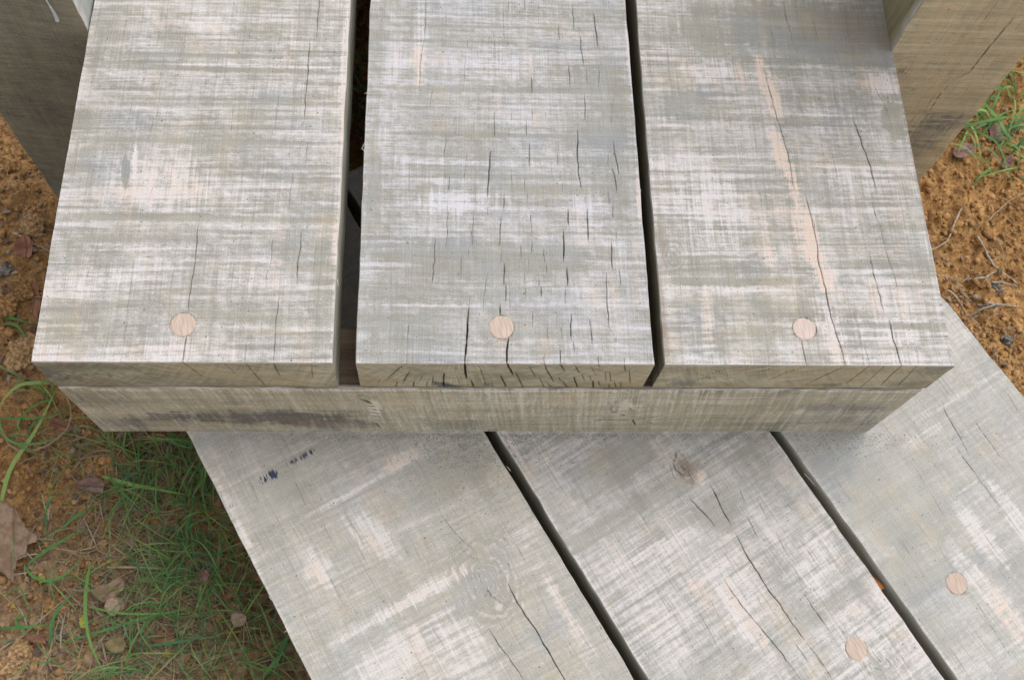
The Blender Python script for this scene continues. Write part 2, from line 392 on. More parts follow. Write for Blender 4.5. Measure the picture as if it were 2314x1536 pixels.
# ------------------------------------------------------------------ transcribed checks (photo zoom coordinates), width in photo pixels
C1 = [(1, 1.2, [(1865, 90), (1850, 100), (1835, 200), (1815, 310)]), (1, 2.2, [(2090, -80), (2078, 120), (2068, 250)]),
 (1, 2.2, [(2020, 280), (2010, 520), (1995, 630), (1990, 780), (1965, 830)]),
 (1, 1.1, [(1475, 30), (1435, 280), (1410, 480), (1385, 700), (1345, 850), (1320, 950)]),
 (1, 1.1, [(1270, 0), (1210, 210), (1170, 400), (1125, 540), (1090, 640)]), (1, 1.0, [(1050, 680), (980, 850), (950, 960)]),
 (1, .8, [(1080, 1050), (1000, 1230), (940, 1400)]), (1, 1.5, [(1525, 680), (1510, 860), (1500, 920)]), (1, 1.5, [(1910, 1130), (1895, 1290), (1890, 1370)]),
 (1, 1.1, [(1820, 620), (1800, 800), (1765, 920)]), (1, 1.3, [(2010, 900), (1998, 1060)]), (1, 1.0, [(1330, 1200), (1310, 1360), (1295, 1480)]),
 (1, .9, [(1770, 0), (1760, 60)]), (1, .9, [(1645, 60), (1630, 300)]), (1, .9, [(1100, 0), (1080, 170), (1075, 340)]), (1, .8, [(870, 640), (830, 820)]), (1, 1.0, [(1725, 960), (1720, 1060)]),
 (4, 2.2, [(1297, 0), (1280, 250), (1265, 350), (1245, 470), (1228, 605)]), (4, 2.6, [(1224, 745), (1205, 850), (1198, 915)]),
 (4, 1.2, [(875, 270), (840, 560), (820, 740), (798, 915)]), (4, 2.2, [(1970, 60), (1960, 200), (1945, 280), (1940, 420)]),
 (4, 1.4, [(1782, 100), (1770, 250), (1745, 360), (1738, 440)]), (4, 1.2, [(1820, 0), (1810, 90)]),
 (4, 2.0, [(1825, 490), (1805, 640), (1795, 780), (1785, 915)]), (4, 1.4, [(1610, 790), (1602, 915)]), (4, 1.2, [(1462, 880), (1463, 915)]),
 (4, 1.1, [(2065, 110), (2045, 430)]), (4, 1.0, [(1562, 360), (1555, 470)]), (4, 1.0, [(1418, 340), (1413, 430)]), (4, .9, [(2000, 600), (1990, 760)]),
 (4, .8, [(640, 150), (560, 400), (520, 640)]), (4, .8, [(1050, 560), (1040, 700)]), (4, .8, [(1160, 170), (1090, 380)]), (4, .9, [(2035, 850), (2034, 915)])]
E1 = [(4, 1.4, [(800, 920), (900, 965), (1000, 1015)]), (4, 2.0, [(1200, 920), (1250, 955), (1330, 1015)]), (4, 1.3, [(1462, 918), (1500, 955), (1550, 1000)]),
 (4, 1.6, [(1605, 920), (1670, 1000), (1735, 1070)]), (4, 1.8, [(1787, 920), (1805, 960), (1828, 1005)]), (4, 1.0, [(2035, 920), (2045, 1020)]), (4, .9, [(420, 1000), (560, 960)]), (4, .9, [(1150, 1005), (1215, 950)])]
C2 = [(2, 2.6, [(1708, 90), (1710, 100), (1725, 220), (1735, 310)]), (2, 2.0, [(1565, 30), (1575, 120), (1578, 200)]), (2, 2.5, [(1618, 240), (1630, 340), (1640, 430)]),
 (2, 1.3, [(1660, 450), (1665, 560)]), (2, 1.5, [(1738, 430), (1745, 600)]), (2, 2.0, [(1545, 430), (1553, 570)]), (2, 2.0, [(1645, 620), (1650, 700), (1652, 780)]), (2, 2.0, [(1302, 510), (1306, 610)]),
 (2, 1.4, [(1120, 80), (1122, 280)]), (2, 1.3, [(1060, 270), (1055, 380)]), (2, 1.2, [(1052, 570), (1050, 650)]), (2, 2.0, [(1058, 740), (1062, 820), (1060, 890)]), (2, 1.2, [(1055, 190), (1055, 250)]), (2, 1.2, [(885, 260), (885, 320)]),
 (2, 1.3, [(870, 350), (865, 480), (855, 600)]), (2, 1.5, [(655, 575), (640, 700)]), (2, 1.7, [(612, 0), (605, 250), (585, 350), (575, 450), (570, 600)]), (2, 1.8, [(1480, 170), (1486, 260)]),
 (2, 1.4, [(1255, 0), (1258, 70)]), (2, 1.6, [(1152, 15), (1154, 70)]), (2, 1.0, [(1410, 320), (1412, 430)]), (2, 1.3, [(1425, 440), (1425, 520)]), (2, 1.2, [(1520, 340), (1525, 390)]),
 (2, 2.6, [(1600, 850), (1605, 900), (1598, 1000), (1605, 1090), (1612, 1150), (1625, 1230)]), (2, 2.2, [(1835, 920), (1845, 1000), (1855, 1050), (1870, 1140)]), (2, 2.2, [(1825, 1100), (1850, 1170), (1860, 1270)]),
 (2, 1.2, [(1800, 1000), (1803, 1100)]), (2, 1.5, [(1820, 670), (1825, 750)]), (2, 1.5, [(1818, 760), (1820, 810)]), (2, 2.2, [(1288, 930), (1288, 1090)]), (2, 1.8, [(1470, 990), (1472, 1090)]), (2, 1.6, [(1268, 790), (1268, 890)]),
 (2, 1.4, [(1170, 740), (1170, 790)]), (2, 1.4, [(1152, 850), (1152, 900)]), (2, 1.1, [(920, 790), (920, 880)]), (2, 1.7, [(740, 890), (733, 1030)]), (2, 1.3, [(880, 990), (870, 1100), (862, 1190)]),
 (2, 2.6, [(1038, 985), (1028, 1050), (1022, 1160), (1012, 1290)]), (2, 2.0, [(765, 1160), (758, 1250)]), (2, 1.6, [(755, 1330), (750, 1533), (740, 1610)]), (2, 1.9, [(1122, 1260), (1118, 1390)]), (2, 1.4, [(1018, 1350), (1015, 1410)]),
 (2, 1.4, [(1172, 1120), (1172, 1220)]), (2, 1.4, [(1258, 1170), (1254, 1240)]), (2, 1.2, [(1275, 1260), (1275, 1330)]), (2, 1.5, [(920, 1380), (914, 1600)]), (2, 2.1, [(1102, 1430), (1090, 1610)]), (2, 1.5, [(1295, 1400), (1298, 1550)]),
 (2, 2.5, [(1538, 1370), (1542, 1470)]), (2, 1.3, [(1650, 1280), (1652, 1330)]), (2, 2.6, [(1665, 1360), (1670, 1570)]), (2, 2.2, [(1830, 1340), (1833, 1430)]), (2, 1.4, [(1800, 1240), (1805, 1340)]), (2, 1.2, [(1490, 1120), (1485, 1190)]),
 (2, 1.1, [(1500, 1205), (1502, 1260)]), (2, 1.2, [(1430, 20), (1432, 80)]), (2, 1.2, [(1345, 15), (1345, 60)]), (2, 1.0, [(745, 60), (742, 170)]), (2, 1.1, [(810, 830), (800, 880)]), (2, 1.3, [(1390, 730), (1392, 770)]), (2, 1.3, [(1308, 690), (1308, 770)]),
 (5, 2.0, [(675, 120), (665, 260), (655, 400)]), (5, 2.0, [(1302, 120), (1300, 210)]), (5, 3.0, [(1510, 60), (1512, 180), (1508, 260)]), (5, 3.0, [(1530, 300), (1535, 420)]), (5, 1.6, [(1522, 430), (1520, 550)]),
 (5, 2.5, [(1820, 140), (1822, 230), (1828, 310)]), (5, 1.8, [(1870, 310), (1880, 420)]), (5, 2.6, [(1123, 280), (1120, 410)]), (5, 2.2, [(1133, 410), (1130, 520)]), (5, 2.8, [(1096, 555), (1097, 612)]), (5, 1.5, [(1105, 180), (1103, 260)]),
 (5, 1.5, [(1015, 340), (995, 460), (985, 580)]), (5, 1.5, [(900, 480), (890, 560)]), (5, 4.2, [(893, 560), (885, 660), (880, 760), (870, 860), (865, 935)]), (5, 1.4, [(845, 220), (838, 380)]),
 (5, 4.2, [(1150, 765), (1140, 850), (1140, 930)]), (5, 1.7, [(1345, 340), (1350, 420)]), (5, 2.2, [(1362, 430), (1362, 500)]), (5, 1.3, [(1255, 340), (1253, 420)]), (5, 1.5, [(1305, 590), (1305, 690)]),
 (5, 2.2, [(1790, 340), (1788, 480), (1795, 570), (1805, 670), (1820, 720)]), (5, 2.6, [(1557, 600), (1557, 780)]), (5, 1.7, [(1570, 790), (1578, 850)]), (5, 2.0, [(1678, 640), (1690, 730), (1692, 800)]), (5, 1.4, [(1400, 650), (1408, 780)]),
 (5, 2.2, [(1485, 840), (1487, 932)]), (5, 1.7, [(1382, 870), (1382, 932)]), (5, 1.7, [(1730, 880), (1735, 932)]), (5, 1.5, [(1900, 890), (1905, 935)]), (5, 1.6, [(500, 670), (488, 800), (487, 932)]),
 (5, 1.6, [(1380, 180), (1385, 260)]), (5, 1.2, [(1850, 740), (1850, 790)]), (5, 1.5, [(1232, 150), (1232, 250)]), (5, 1.2, [(890, 190), (888, 240)]), (5, 1.2, [(1850, 60), (1856, 120)]), (5, 1.2, [(1265, 430), (1262, 490)]), (5, 1.2, [(1425, 430), (1425, 470)]),
 (5, 1.2, [(1360, 780), (1360, 830)]), (5, 1.2, [(1490, 690), (1500, 780)]), (5, 1.2, [(1760, 800), (1765, 860)]), (5, 1.2, [(1905, 440), (1907, 490)]), (5, 1.1, [(1280, 240), (1281, 300)]), (5, 1.2, [(1398, 280), (1400, 340)]), (5, 1.2, [(1625, 440), (1625, 520)])]
E2 = [(5, 3.6, [(865, 930), (868, 980), (878, 1025)]), (5, 3.6, [(1140, 925), (1155, 960), (1178, 1000)]), (5, 2.0, [(1487, 930), (1515, 975)]), (5, 2.0, [(1384, 930), (1400, 970), (1445, 1045)]), (5, 1.6, [(1735, 930), (1742, 952)]),
 (5, 1.6, [(1903, 935), (1911, 978)]), (5, 2.0, [(487, 928), (430, 965), (368, 1020)]), (5, 2.2, [(730, 985), (727, 1088)]), (5, 1.5, [(660, 1010), (655, 1062)]), (5, 1.7, [(537, 1040), (528, 1090)]), (5, 1.6, [(510, 975), (460, 1055)]), (5, 1.4, [(425, 1045), (415, 1088)]),
 (5, 1.4, [(620, 1048), (618, 1090)]), (5, 1.4, [(965, 960), (980, 1005)]), (5, 1.4, [(985, 1005), (1000, 1062)]), (5, 2.0, [(905, 1035), (926, 1090)]), (5, 2.2, [(1100, 1005), (1137, 1090)]), (5, 2.0, [(1195, 985), (1250, 1090)]), (5, 1.5, [(1285, 945), (1322, 1008)]),
 (5, 1.4, [(1350, 1015), (1387, 1090)]), (5, 1.4, [(1398, 1050), (1440, 1090)]), (5, 1.5, [(1475, 1012), (1490, 1042)]), (5, 1.6, [(1500, 1040), (1537, 1090)]), (5, 2.0, [(1573, 1010), (1602, 1090)]), (5, 1.8, [(1585, 945), (1612, 992)]), (5, 1.4, [(1625, 990), (1645, 1040)]),
 (5, 2.2, [(1700, 1040), (1703, 1090)]), (5, 1.4, [(1678, 1005), (1690, 1040)]), (5, 1.4, [(1690, 950), (1715, 995)]), (5, 1.4, [(1778, 982), (1785, 1042)]), (5, 1.4, [(1735, 1040), (1747, 1075)]), (5, 1.4, [(1808, 982), (1817, 1042)]), (5, 1.4, [(1838, 1040), (1850, 1088)]),
 (5, 1.4, [(1880, 1045), (1882, 1090)]), (5, 1.4, [(1935, 972), (1942, 1058)]), (5, 1.4, [(1805, 1060), (1805, 1092)]), (5, 1.0, [(590, 1000), (575, 1035)]), (5, .9, [(320, 1020), (290, 1072)]), (5, 1.0, [(810, 1000), (830, 1060)]), (5, 1.0, [(1040, 1040), (1050, 1090)])]
C3 = [(3, 2.0, [(600, 420), (650, 600), (690, 750), (735, 900), (775, 1040), (800, 1200), (820, 1260)]), (3, 2.0, [(872, 1260), (905, 1350), (930, 1470), (945, 1545)]),
 (6, 2.4, [(938, 0), (965, 250), (995, 370), (1020, 480), (1050, 630), (1085, 740), (1120, 850), (1142, 940)]), (3, 1.5, [(735, 0), (750, 90), (780, 200), (820, 340)]), (3, 1.3, [(1130, 0), (1145, 140), (1165, 250), (1195, 370)]),
 (3, 1.2, [(1075, 320), (1095, 400)]), (3, 1.2, [(1060, 590), (1080, 670)]), (3, 2.4, [(1185, 770), (1230, 880), (1260, 970), (1300, 1090), (1325, 1180), (1348, 1255)]), (3, 1.3, [(1310, 500), (1345, 600), (1410, 720), (1445, 840)]),
 (3, 1.3, [(1310, 1310), (1350, 1440), (1390, 1545)]), (3, 1.0, [(1045, 980), (1070, 1080), (1090, 1170)]), (6, 1.3, [(1360, 0), (1400, 190), (1450, 330), (1485, 450)]), (6, 1.9, [(1290, 200), (1320, 330), (1355, 460), (1390, 600)]),
 (6, 2.4, [(1425, 640), (1455, 770), (1480, 860), (1503, 940)]), (6, 2.2, [(858, 775), (870, 850), (890, 940)]), (6, 1.1, [(1190, 560), (1220, 720)]), (6, 1.2, [(1265, 790), (1297, 940)]), (6, 1.0, [(1350, 800), (1392, 940)]),
 (6, 1.0, [(1550, 560), (1590, 760)]), (6, 1.0, [(1090, 200), (1130, 350)]), (3, 1.0, [(820, 620), (860, 740)]), (3, 1.0, [(640, 120), (690, 330)]), (3, .9, [(440, 900), (470, 1100)]), (6, .9, [(1600, 820), (1612, 940)]),
 (3, 1.0, [(930, 120), (960, 260)]), (3, 1.0, [(560, 1180), (600, 1330)])]
E3 = [(6, 1.6, [(1142, 942), (1000, 1005), (880, 1062)]), (6, 1.9, [(1503, 942), (1440, 1000), (1368, 1070)]), (6, 1.5, [(890, 942), (760, 985), (640, 1032)]), (6, 1.5, [(1297, 942), (1220, 1000), (1140, 1062)]), (6, 1.3, [(1392, 942), (1330, 1000), (1228, 1090)]),
 (6, 1.2, [(1605, 942), (1480, 1072)]), (6, .8, [(700, 945), (560, 990)]), (6, .8, [(560, 945), (380, 1010)]), (6, .8, [(400, 945), (230, 1010)]), (6, .8, [(1540, 1010), (1480, 1060)]), (6, .7, [(100, 960), (420, 1080)]), (6, .7, [(250, 950), (520, 1070)])]
CA = [(8, 2.8, [(1150, 900), (1190, 990), (1260, 1100), (1330, 1200), (1380, 1290), (1430, 1370), (1480, 1460), (1540, 1560)]), (8, 1.6, [(1010, 925), (1030, 965), (1060, 1000), (1130, 1040)]), (8, 1.3, [(690, 410), (790, 550), (850, 620), (930, 690)]),
 (8, 1.8, [(1010, 1180), (1110, 1330), (1200, 1450), (1270, 1560)]), (8, 1.3, [(955, 820), (965, 865)]), (8, 1.3, [(903, 878), (955, 842)]), (8, 1.6, [(1130, 865), (1138, 895)]), (8, 1.2, [(870, 720), (960, 745)]), (8, 1.0, [(930, 900), (935, 950), (960, 970)]),
 (8, 1.0, [(1115, 590), (1155, 640)]), (8, 1.0, [(1090, 830), (1150, 780), (1170, 820)]), (8, .9, [(330, 480), (380, 560), (400, 640), (430, 720)]), (8, .9, [(120, 240), (190, 340), (250, 430), (280, 560)]), (8, .9, [(560, 640), (620, 760), (680, 900), (740, 1020)]),
 (8, .9, [(20, 60), (60, 130), (130, 230)]), (8, .9, [(70, 420), (140, 540), (170, 660), (230, 780)]), (8, .9, [(640, 1180), (720, 1290), (800, 1420)]), (8, .9, [(1200, 640), (1260, 760)]), (8, .9, [(1330, 900), (1400, 1060), (1450, 1160)]), (8, .9, [(1500, 1250), (1580, 1400)]),
 (7, .9, [(1580, 120), (1640, 260), (1700, 400)]), (7, .9, [(1900, 180), (1960, 300), (2010, 420)]), (7, .9, [(1620, 480), (1700, 640), (1770, 780)]), (7, .9, [(2100, 480), (2160, 620)]), (7, .9, [(1840, 640), (1900, 780), (1980, 940)]), (7, .9, [(2150, 860), (2230, 1010)]),
 (7, .9, [(1960, 1100), (2060, 1290)]), (7, .8, [(1440, 120), (1500, 240)])]
CB = [(9, 2.0, [(75, 20), (40, 50), (25, 110), (35, 160), (80, 190), (110, 200)]), (9, 1.8, [(60, 130), (110, 160), (150, 230)]), (9, 1.2, [(5, 60), (0, 130), (20, 200), (70, 240)]), (9, 1.2, [(100, 90), (150, 130), (180, 180)]), (9, 2.0, [(120, 340), (160, 380), (190, 410), (240, 460), (295, 530)]), (9, 2.5, [(265, 265), (310, 350), (350, 440), (392, 505)]), (9, 2.5, [(430, 580), (490, 700), (560, 810), (640, 940), (720, 1040), (790, 1150), (880, 1270)]), (9, 1.5, [(900, 1300), (1000, 1430), (1080, 1560)]),
 (9, 1.8, [(510, 480), (570, 600)]), (9, 1.6, [(690, 570), (760, 700), (830, 800)]), (9, 2.0, [(360, 890), (470, 1050), (600, 1200), (740, 1370), (850, 1530)]), (9, 1.6, [(870, 960), (960, 1100), (1040, 1210)]), (9, 1.6, [(820, 1300), (920, 1430)]), (9, 1.3, [(1100, 1180), (1160, 1250)]),
 (9, 1.3, [(1260, 1410), (1310, 1500)]), (9, 1.2, [(450, 260), (480, 360), (500, 380)]), (9, 1.1, [(640, 500), (600, 410), (550, 300)]), (9, 1.1, [(350, 690), (400, 770)]), (9, 1.0, [(250, 980), (320, 1120), (400, 1260)]), (9, 1.0, [(800, 780), (860, 900)]),
 (9, 1.0, [(860, 620), (920, 720), (970, 790)]), (9, 1.0, [(550, 960), (620, 1080)]), (9, 1.0, [(30, 260), (60, 330), (150, 450)]), (9, 1.0, [(760, 380), (800, 420)]), (9, .9, [(140, 1000), (240, 1180), (330, 1350)]), (8, .9, [(1850, 760), (1990, 980)]), (8, .9, [(1560, 300), (1640, 460)]),
 (8, .9, [(2000, 420), (2100, 600), (2200, 790)]), (8, .9, [(2100, 900), (2220, 1120)]), (9, .9, [(480, 20), (540, 110)]), (9, .9, [(620, 60), (660, 150)]), (9, .9, [(200, 0), (250, 120)]), (9, .9, [(1000, 640), (1080, 760)]), (9, 1.0, [(540, 1230), (640, 1400)])]
CC = [(9, 1.5, [(1870, 10), (1970, 150), (2090, 310), (2150, 400)]), (6, 1.6, [(1775, 1175), (1800, 1250), (1900, 1420), (1960, 1540)]), (6, 1.4, [(1990, 1300), (2070, 1420), (2160, 1545)]), (6, 1.2, [(1740, 1020), (1820, 1130)]), (9, .9, [(1195, 510), (1210, 550)]),
 (9, .9, [(1600, 140), (1660, 250)]), (9, .9, [(2040, 560), (2160, 740)]), (9, .9, [(1700, 300), (1800, 480)]), (9, .9, [(2180, 420), (2300, 600)]), (9, .9, [(1960, 960), (2100, 1180), (2240, 1400)]), (9, .9, [(1500, 600), (1560, 700)]), (6, .9, [(2200, 1120), (2290, 1260)]), (9, .9, [(1750, 640), (1800, 740)])]
def tolocal(L, org, ang, z, k=GW):
    out = []
    c, s = math.cos(-ang), math.sin(-ang)
    for zz, wd, pts in L:
        q = []
        for a, b in pts:
            x, y = bp(*zp(zz, a, b), z); x -= org[0]; y -= org[1]; q.append((x * c - y * s, x * s + y * c))
        out.append((q, wd * k))
    return out
def endlocal(L, ox, yf=0.0):
    out = []
    for zz, wd, pts in L: out.append(([(bpy_front(*zp(zz, a, b), yf)[0] - ox, bpy_front(*zp(zz, a, b), yf)[1]) for a, b in pts], wd * GW))
    return out
def bl(L, org, ang, z, k=GW):
    """stain list (attribute, photo x, photo y, half width across px, half length along px, amount[, turn deg])"""
    out = []; c, s = math.cos(-ang), math.sin(-ang)
    for it in L:
        at, u, v, rx, ry, amp = it[:6]; rot = math.radians(it[6]) if len(it) > 6 else 0
        x, y = bp(u, v, z); x -= org[0]; y -= org[1]
        out.append((at, x * c - y * s, x * s + y * c, rx * k, ry * k, rot, amp))
    return out

B1 = [('wht', 380, 410, 110, 75, .42), ('tan', 370, 400, 90, 60, .4), ('wht', 560, 480, 120, 90, .18), ('wht', 215, 640, 70, 60, .30), ('wht', 330, 620, 60, 50, .22), ('wht', 400, 790, 140, 25, .32), ('wht', 560, 620, 130, 40, .22),
      ('wht', 778, 150, 10, 160, .8), ('tan', 778, 200, 12, 200, .8), ('wht', 762, 480, 8, 180, .5), ('tan', 762, 480, 8, 180, .5), ('wht', 470, 125, 340, 4, -.7), ('wht', 500, 158, 330, 6, -.8), ('wht', 520, 147, 300, 3, .8), ('wht', 500, 320, 330, 7, -.7),
      ('wht', 430, 492, 340, 10, -.75), ('wht', 240, 60, 50, 80, -.2), ('wht', 180, 270, 50, 50, -.35), ('wht', 165, 365, 60, 30, -.3), ('wht', 285, 385, 9, 40, -1.2, 8), ('wht', 306, 370, 5, 50, 1.0, 6), ('stn', 685, 500, 40, 70, .6), ('stn', 670, 600, 50, 50, .5),
      ('wht', 680, 560, 60, 60, -.35), ('wht', 700, 400, 70, 40, -.25), ('wht', 150, 700, 70, 35, -.35), ('wht', 480, 700, 150, 25, -.28), ('wht', 160, 770, 70, 25, -.2), ('wht', 640, 100, 90, 60, .12), ('wht', 520, 40, 220, 30, .2), ('wht', 400, 230, 160, 16, -.25),
      ('wht', 600, 790, 120, 20, .1), ('tan', 420, 780, 80, 35, .4), ('wht', 730, 650, 28, 150, -.3), ('wht', 620, 200, 140, 16, .25), ('wht', 330, 560, 160, 10, .35), ('wht', 300, 540, 200, 6, -.4), ('wht', 120, 790, 40, 20, .35)]
B2 = [('wht', 948, 110, 16, 120, .6), ('tan', 945, 150, 14, 90, .5), ('wht', 890, 150, 40, 60, .3), ('wht', 1040, 448, 90, 45, .6), ('wht', 1000, 460, 130, 25, .3), ('wht', 860, 300, 50, 90, .35), ('wht', 1130, 150, 120, 45, .35), ('wht', 1200, 30, 150, 30, .2),
      ('wht', 1130, 203, 290, 9, -.85), ('wht', 1130, 62, 290, 5, -.45), ('wht', 1130, 305, 290, 7, -.5), ('wht', 1140, 425, 250, 12, -.3), ('wht', 850, 100, 28, 120, -.4), ('wht', 845, 400, 22, 200, -.45), ('wht', 1385, 300, 35, 350, -.35), ('stn', 1010, 180, 20, 22, .8), ('stn', 1130, 480, 260, 14, .4),
      ('wht', 1130, 485, 280, 10, -.35), ('wht', 1130, 590, 300, 45, -.42), ('wht', 900, 580, 90, 40, -.35), ('wht', 1050, 720, 250, 50, -.15), ('stn', 1300, 560, 120, 40, .35), ('stn', 900, 560, 80, 30, .35), ('stn', 1000, 740, 150, 60, .25), ('wht', 900, 600, 80, 9, .5), ('wht', 1130, 690, 300, 4, .5),
      ('wht', 1130, 660, 300, 16, -.3), ('wht', 1250, 720, 150, 60, -.12), ('wht', 1380, 600, 90, 14, .3), ('wht', 1130, 790, 300, 12, .2), ('stn', 840, 778, 26, 8, .7), ('stn', 1013, 565, 6, 7, 1.3), ('stn', 1140, 572, 4, 7, 1.5), ('brn', 1270, 110, 14, 50, .12), ('tan', 1130, 790, 50, 22, .6),
      ('wht', 1060, 705, 60, 70, .1), ('wht', 1330, 450, 70, 40, .2), ('wht', 1320, 500, 40, 60, .25), ('wht', 1443, 450, 6, 60, 1.2), ('tan', 1443, 450, 6, 60, 1.0), ('wht', 1420, 120, 5, 120, .9), ('wht', 1100, 370, 200, 10, .35), ('wht', 1010, 255, 120, 20, -.15), ('brn', 900, 600, 60, 30, .10)]
B3 = [('wht', 1780, 60, 260, 80, -.6), ('wht', 1920, 90, 110, 70, -.8), ('brn', 1910, 80, 120, 70, .42), ('wht', 1980, 60, 50, 90, -.3), ('brn', 1790, 20, 180, 25, .2), ('wht', 1620, 160, 100, 28, .55), ('wht', 1560, 400, 70, 80, .25), ('stn', 1590, 200, 22, 16, 1.0), ('stn', 1540, 230, 90, 40, .45), ('wht', 1570, 240, 100, 50, -.35),
      ('tan', 1735, 200, 20, 100, 1.8, 10), ('wht', 1735, 200, 18, 100, .8, 10), ('tan', 1768, 360, 22, 120, 2.2, 12), ('wht', 1768, 360, 20, 120, 1.2, 12), ('tan', 1830, 560, 26, 130, 1.8, 10), ('wht', 1832, 560, 26, 130, 1.2, 10), ('tan', 1665, 150, 12, 80, 1.5, 5), ('tan', 1955, 200, 16, 90, 1.3, 6), ('tan', 1870, 760, 22, 70, .4, 8), ('wht', 1868, 740, 24, 90, .8, 8),
      ('wht', 1990, 190, 35, 30, .8), ('tan', 1950, 190, 20, 50, .7), ('wht', 2012, 270, 30, 60, -1.2), ('wht', 1985, 130, 30, 30, -.6), ('wht', 1880, 128, 160, 9, -.7), ('wht', 1900, 290, 80, 50, .15), ('stn', 1500, 570, 25, 50, .6), ('wht', 1640, 480, 60, 90, .4), ('wht', 1580, 520, 40, 120, .3), ('wht', 1940, 420, 80, 40, .3), ('stn', 1850, 430, 50, 30, .3),
      ('brn', 1492, 700, 14, 120, .75), ('brn', 1500, 560, 12, 60, .5), ('tan', 1500, 770, 18, 60, .8), ('tan', 1600, 740, 12, 90, .8), ('wht', 1600, 740, 14, 90, .6), ('tan', 1735, 560, 14, 90, .7), ('wht', 1735, 560, 16, 100, .5), ('wht', 1700, 635, 220, 10, -.6), ('wht', 1700, 690, 220, 20, -.3), ('wht', 1990, 700, 130, 90, .10), ('wht', 2050, 600, 60, 60, -.15),
      ('wht', 2010, 760, 120, 18, .55), ('wht', 2000, 735, 130, 8, -.6), ('wht', 2000, 725, 120, 5, .5), ('wht', 2020, 810, 110, 14, .4), ('wht', 1990, 785, 120, 5, -.5), ('wht', 1680, 770, 90, 40, -.2), ('wht', 1760, 270, 240, 8, -.4), ('wht', 1640, 650, 180, 6, .4), ('stn', 1860, 640, 120, 8, .3), ('wht', 2085, 450, 20, 140, -.25), ('stn', 2080, 800, 14, 30, .4)]
BA = [('wht', 720, 1280, 28, 55, .9), ('tan', 715, 1300, 16, 40, .6), ('wht', 840, 1210, 30, 75, .8, 20), ('tan', 830, 1220, 14, 50, .6, 20), ('wht', 905, 1040, 14, 40, .9, 90), ('tan', 905, 1040, 10, 30, .7, 90), ('wht', 960, 1340, 18, 110, .9, 90), ('wht', 800, 1110, 8, 130, .8, 90), ('wht', 850, 1400, 12, 140, .7, 90), ('wht', 900, 1490, 90, 60, .7),
      ('wht', 1040, 1480, 60, 90, .6), ('wht', 1290, 1400, 20, 120, .8, 2), ('tan', 1290, 1400, 12, 90, .6), ('wht', 1010, 1080, 120, 60, -.4), ('wht', 1090, 1300, 70, 80, -.5), ('brn', 1130, 1330, 36, 50, .12), ('brn', 1150, 1400, 40, 60, .10), ('stn', 640, 1360, 26, 60, .5), ('stn', 930, 1140, 40, 90, .45), ('stn', 850, 1420, 60, 50, .45), ('stn', 1010, 1030, 80, 40, .2),
      ('ink', 605, 1077, 8, 22, 1.6, 90), ('ink', 617, 1069, 8, 10, 1.8, 90), ('ink', 597, 1052, 3, 10, .8, 90), ('ink', 678, 1034, 6, 34, 1.1, 90), ('ink', 522, 1142, 5, 6, .8), ('ink', 500, 1116, 3, 4, .7), ('ink', 704, 1022, 4, 12, .8, 90), ('wht', 560, 1240, 12, 80, .9), ('wht', 540, 1180, 8, 100, .6), ('wht', 630, 1120, 60, 60, -.2), ('wht', 1180, 1200, 40, 40, .25), ('wht', 1220, 1290, 20, 90, .3)]
BB = [('brn', 1548, 1058, 30, 34, .60, 10), ('brn', 1560, 1085, 14, 26, .35), ('tan', 1580, 1080, 18, 20, 1.2), ('wht', 1582, 1080, 16, 18, 1.2), ('tan', 1530, 1040, 8, 16, 1.2), ('stn', 1545, 1062, 14, 18, 1.2), ('wht', 1545, 1065, 34, 38, -.3), ('brn', 1180, 1050, 26, 40, .18), ('wht', 1330, 1180, 90, 60, -.15), ('wht', 1400, 1040, 120, 50, -.5), ('wht', 1620, 1160, 50, 40, -.7), ('wht', 1500, 1350, 120, 120, .3), ('wht', 1640, 1300, 70, 110, .35), ('wht', 1850, 1260, 70, 60, .55), ('tan', 1905, 1265, 26, 20, .9),
      ('tan', 1690, 1400, 14, 120, .8), ('wht', 1700, 1420, 20, 120, .6), ('wht', 1960, 1430, 90, 60, .5), ('wht', 2040, 1490, 60, 40, .4), ('stn', 1950, 1340, 70, 20, .4, 90), ('wht', 1950, 1340, 70, 14, -.5, 90), ('stn', 1560, 1500, 70, 60, .25), ('wht', 1160, 1010, 6, 60, .9), ('wht', 1240, 1180, 8, 140, .7), ('wht', 1340, 1350, 9, 140, .8), ('wht', 1700, 1060, 60, 60, -.25), ('wht', 1400, 1160, 12, 200, -.5, 90), ('wht', 1480, 1240, 14, 170, .4, 90),
      ('wht', 1720, 1180, 40, 80, .2), ('tan', 1820, 1440, 16, 90, .6), ('stn', 1790, 1330, 40, 60, .3)]
BC = [('wht', 2000, 1100, 120, 240, -.45), ('wht', 1860, 1010, 90, 50, -.3), ('wht', 2210, 1200, 24, 80, 1.0), ('wht', 2290, 1160, 20, 90, .9), ('wht', 2190, 1290, 18, 90, .9), ('tan', 2270, 1390, 24, 60, .9), ('wht', 2270, 1380, 30, 80, .9), ('stn', 2250, 1270, 40, 60, .7), ('stn', 2230, 1080, 40, 60, .25), ('wht', 2200, 1480, 60, 50, .3), ('stn', 2260, 1500, 40, 40, .5), ('wht', 2180, 800, 80, 90, .15),
      ('wht', 2160, 740, 24, 60, .3), ('stn', 2290, 960, 30, 60, .5), ('wht', 2090, 980, 10, 90, .5, 90), ('wht', 2030, 1060, 40, 30, .25), ('wht', 2160, 900, 10, 120, .4, 90), ('wht', 2050, 1330, 60, 90, -.25), ('wht', 2140, 1420, 40, 80, -.2)]

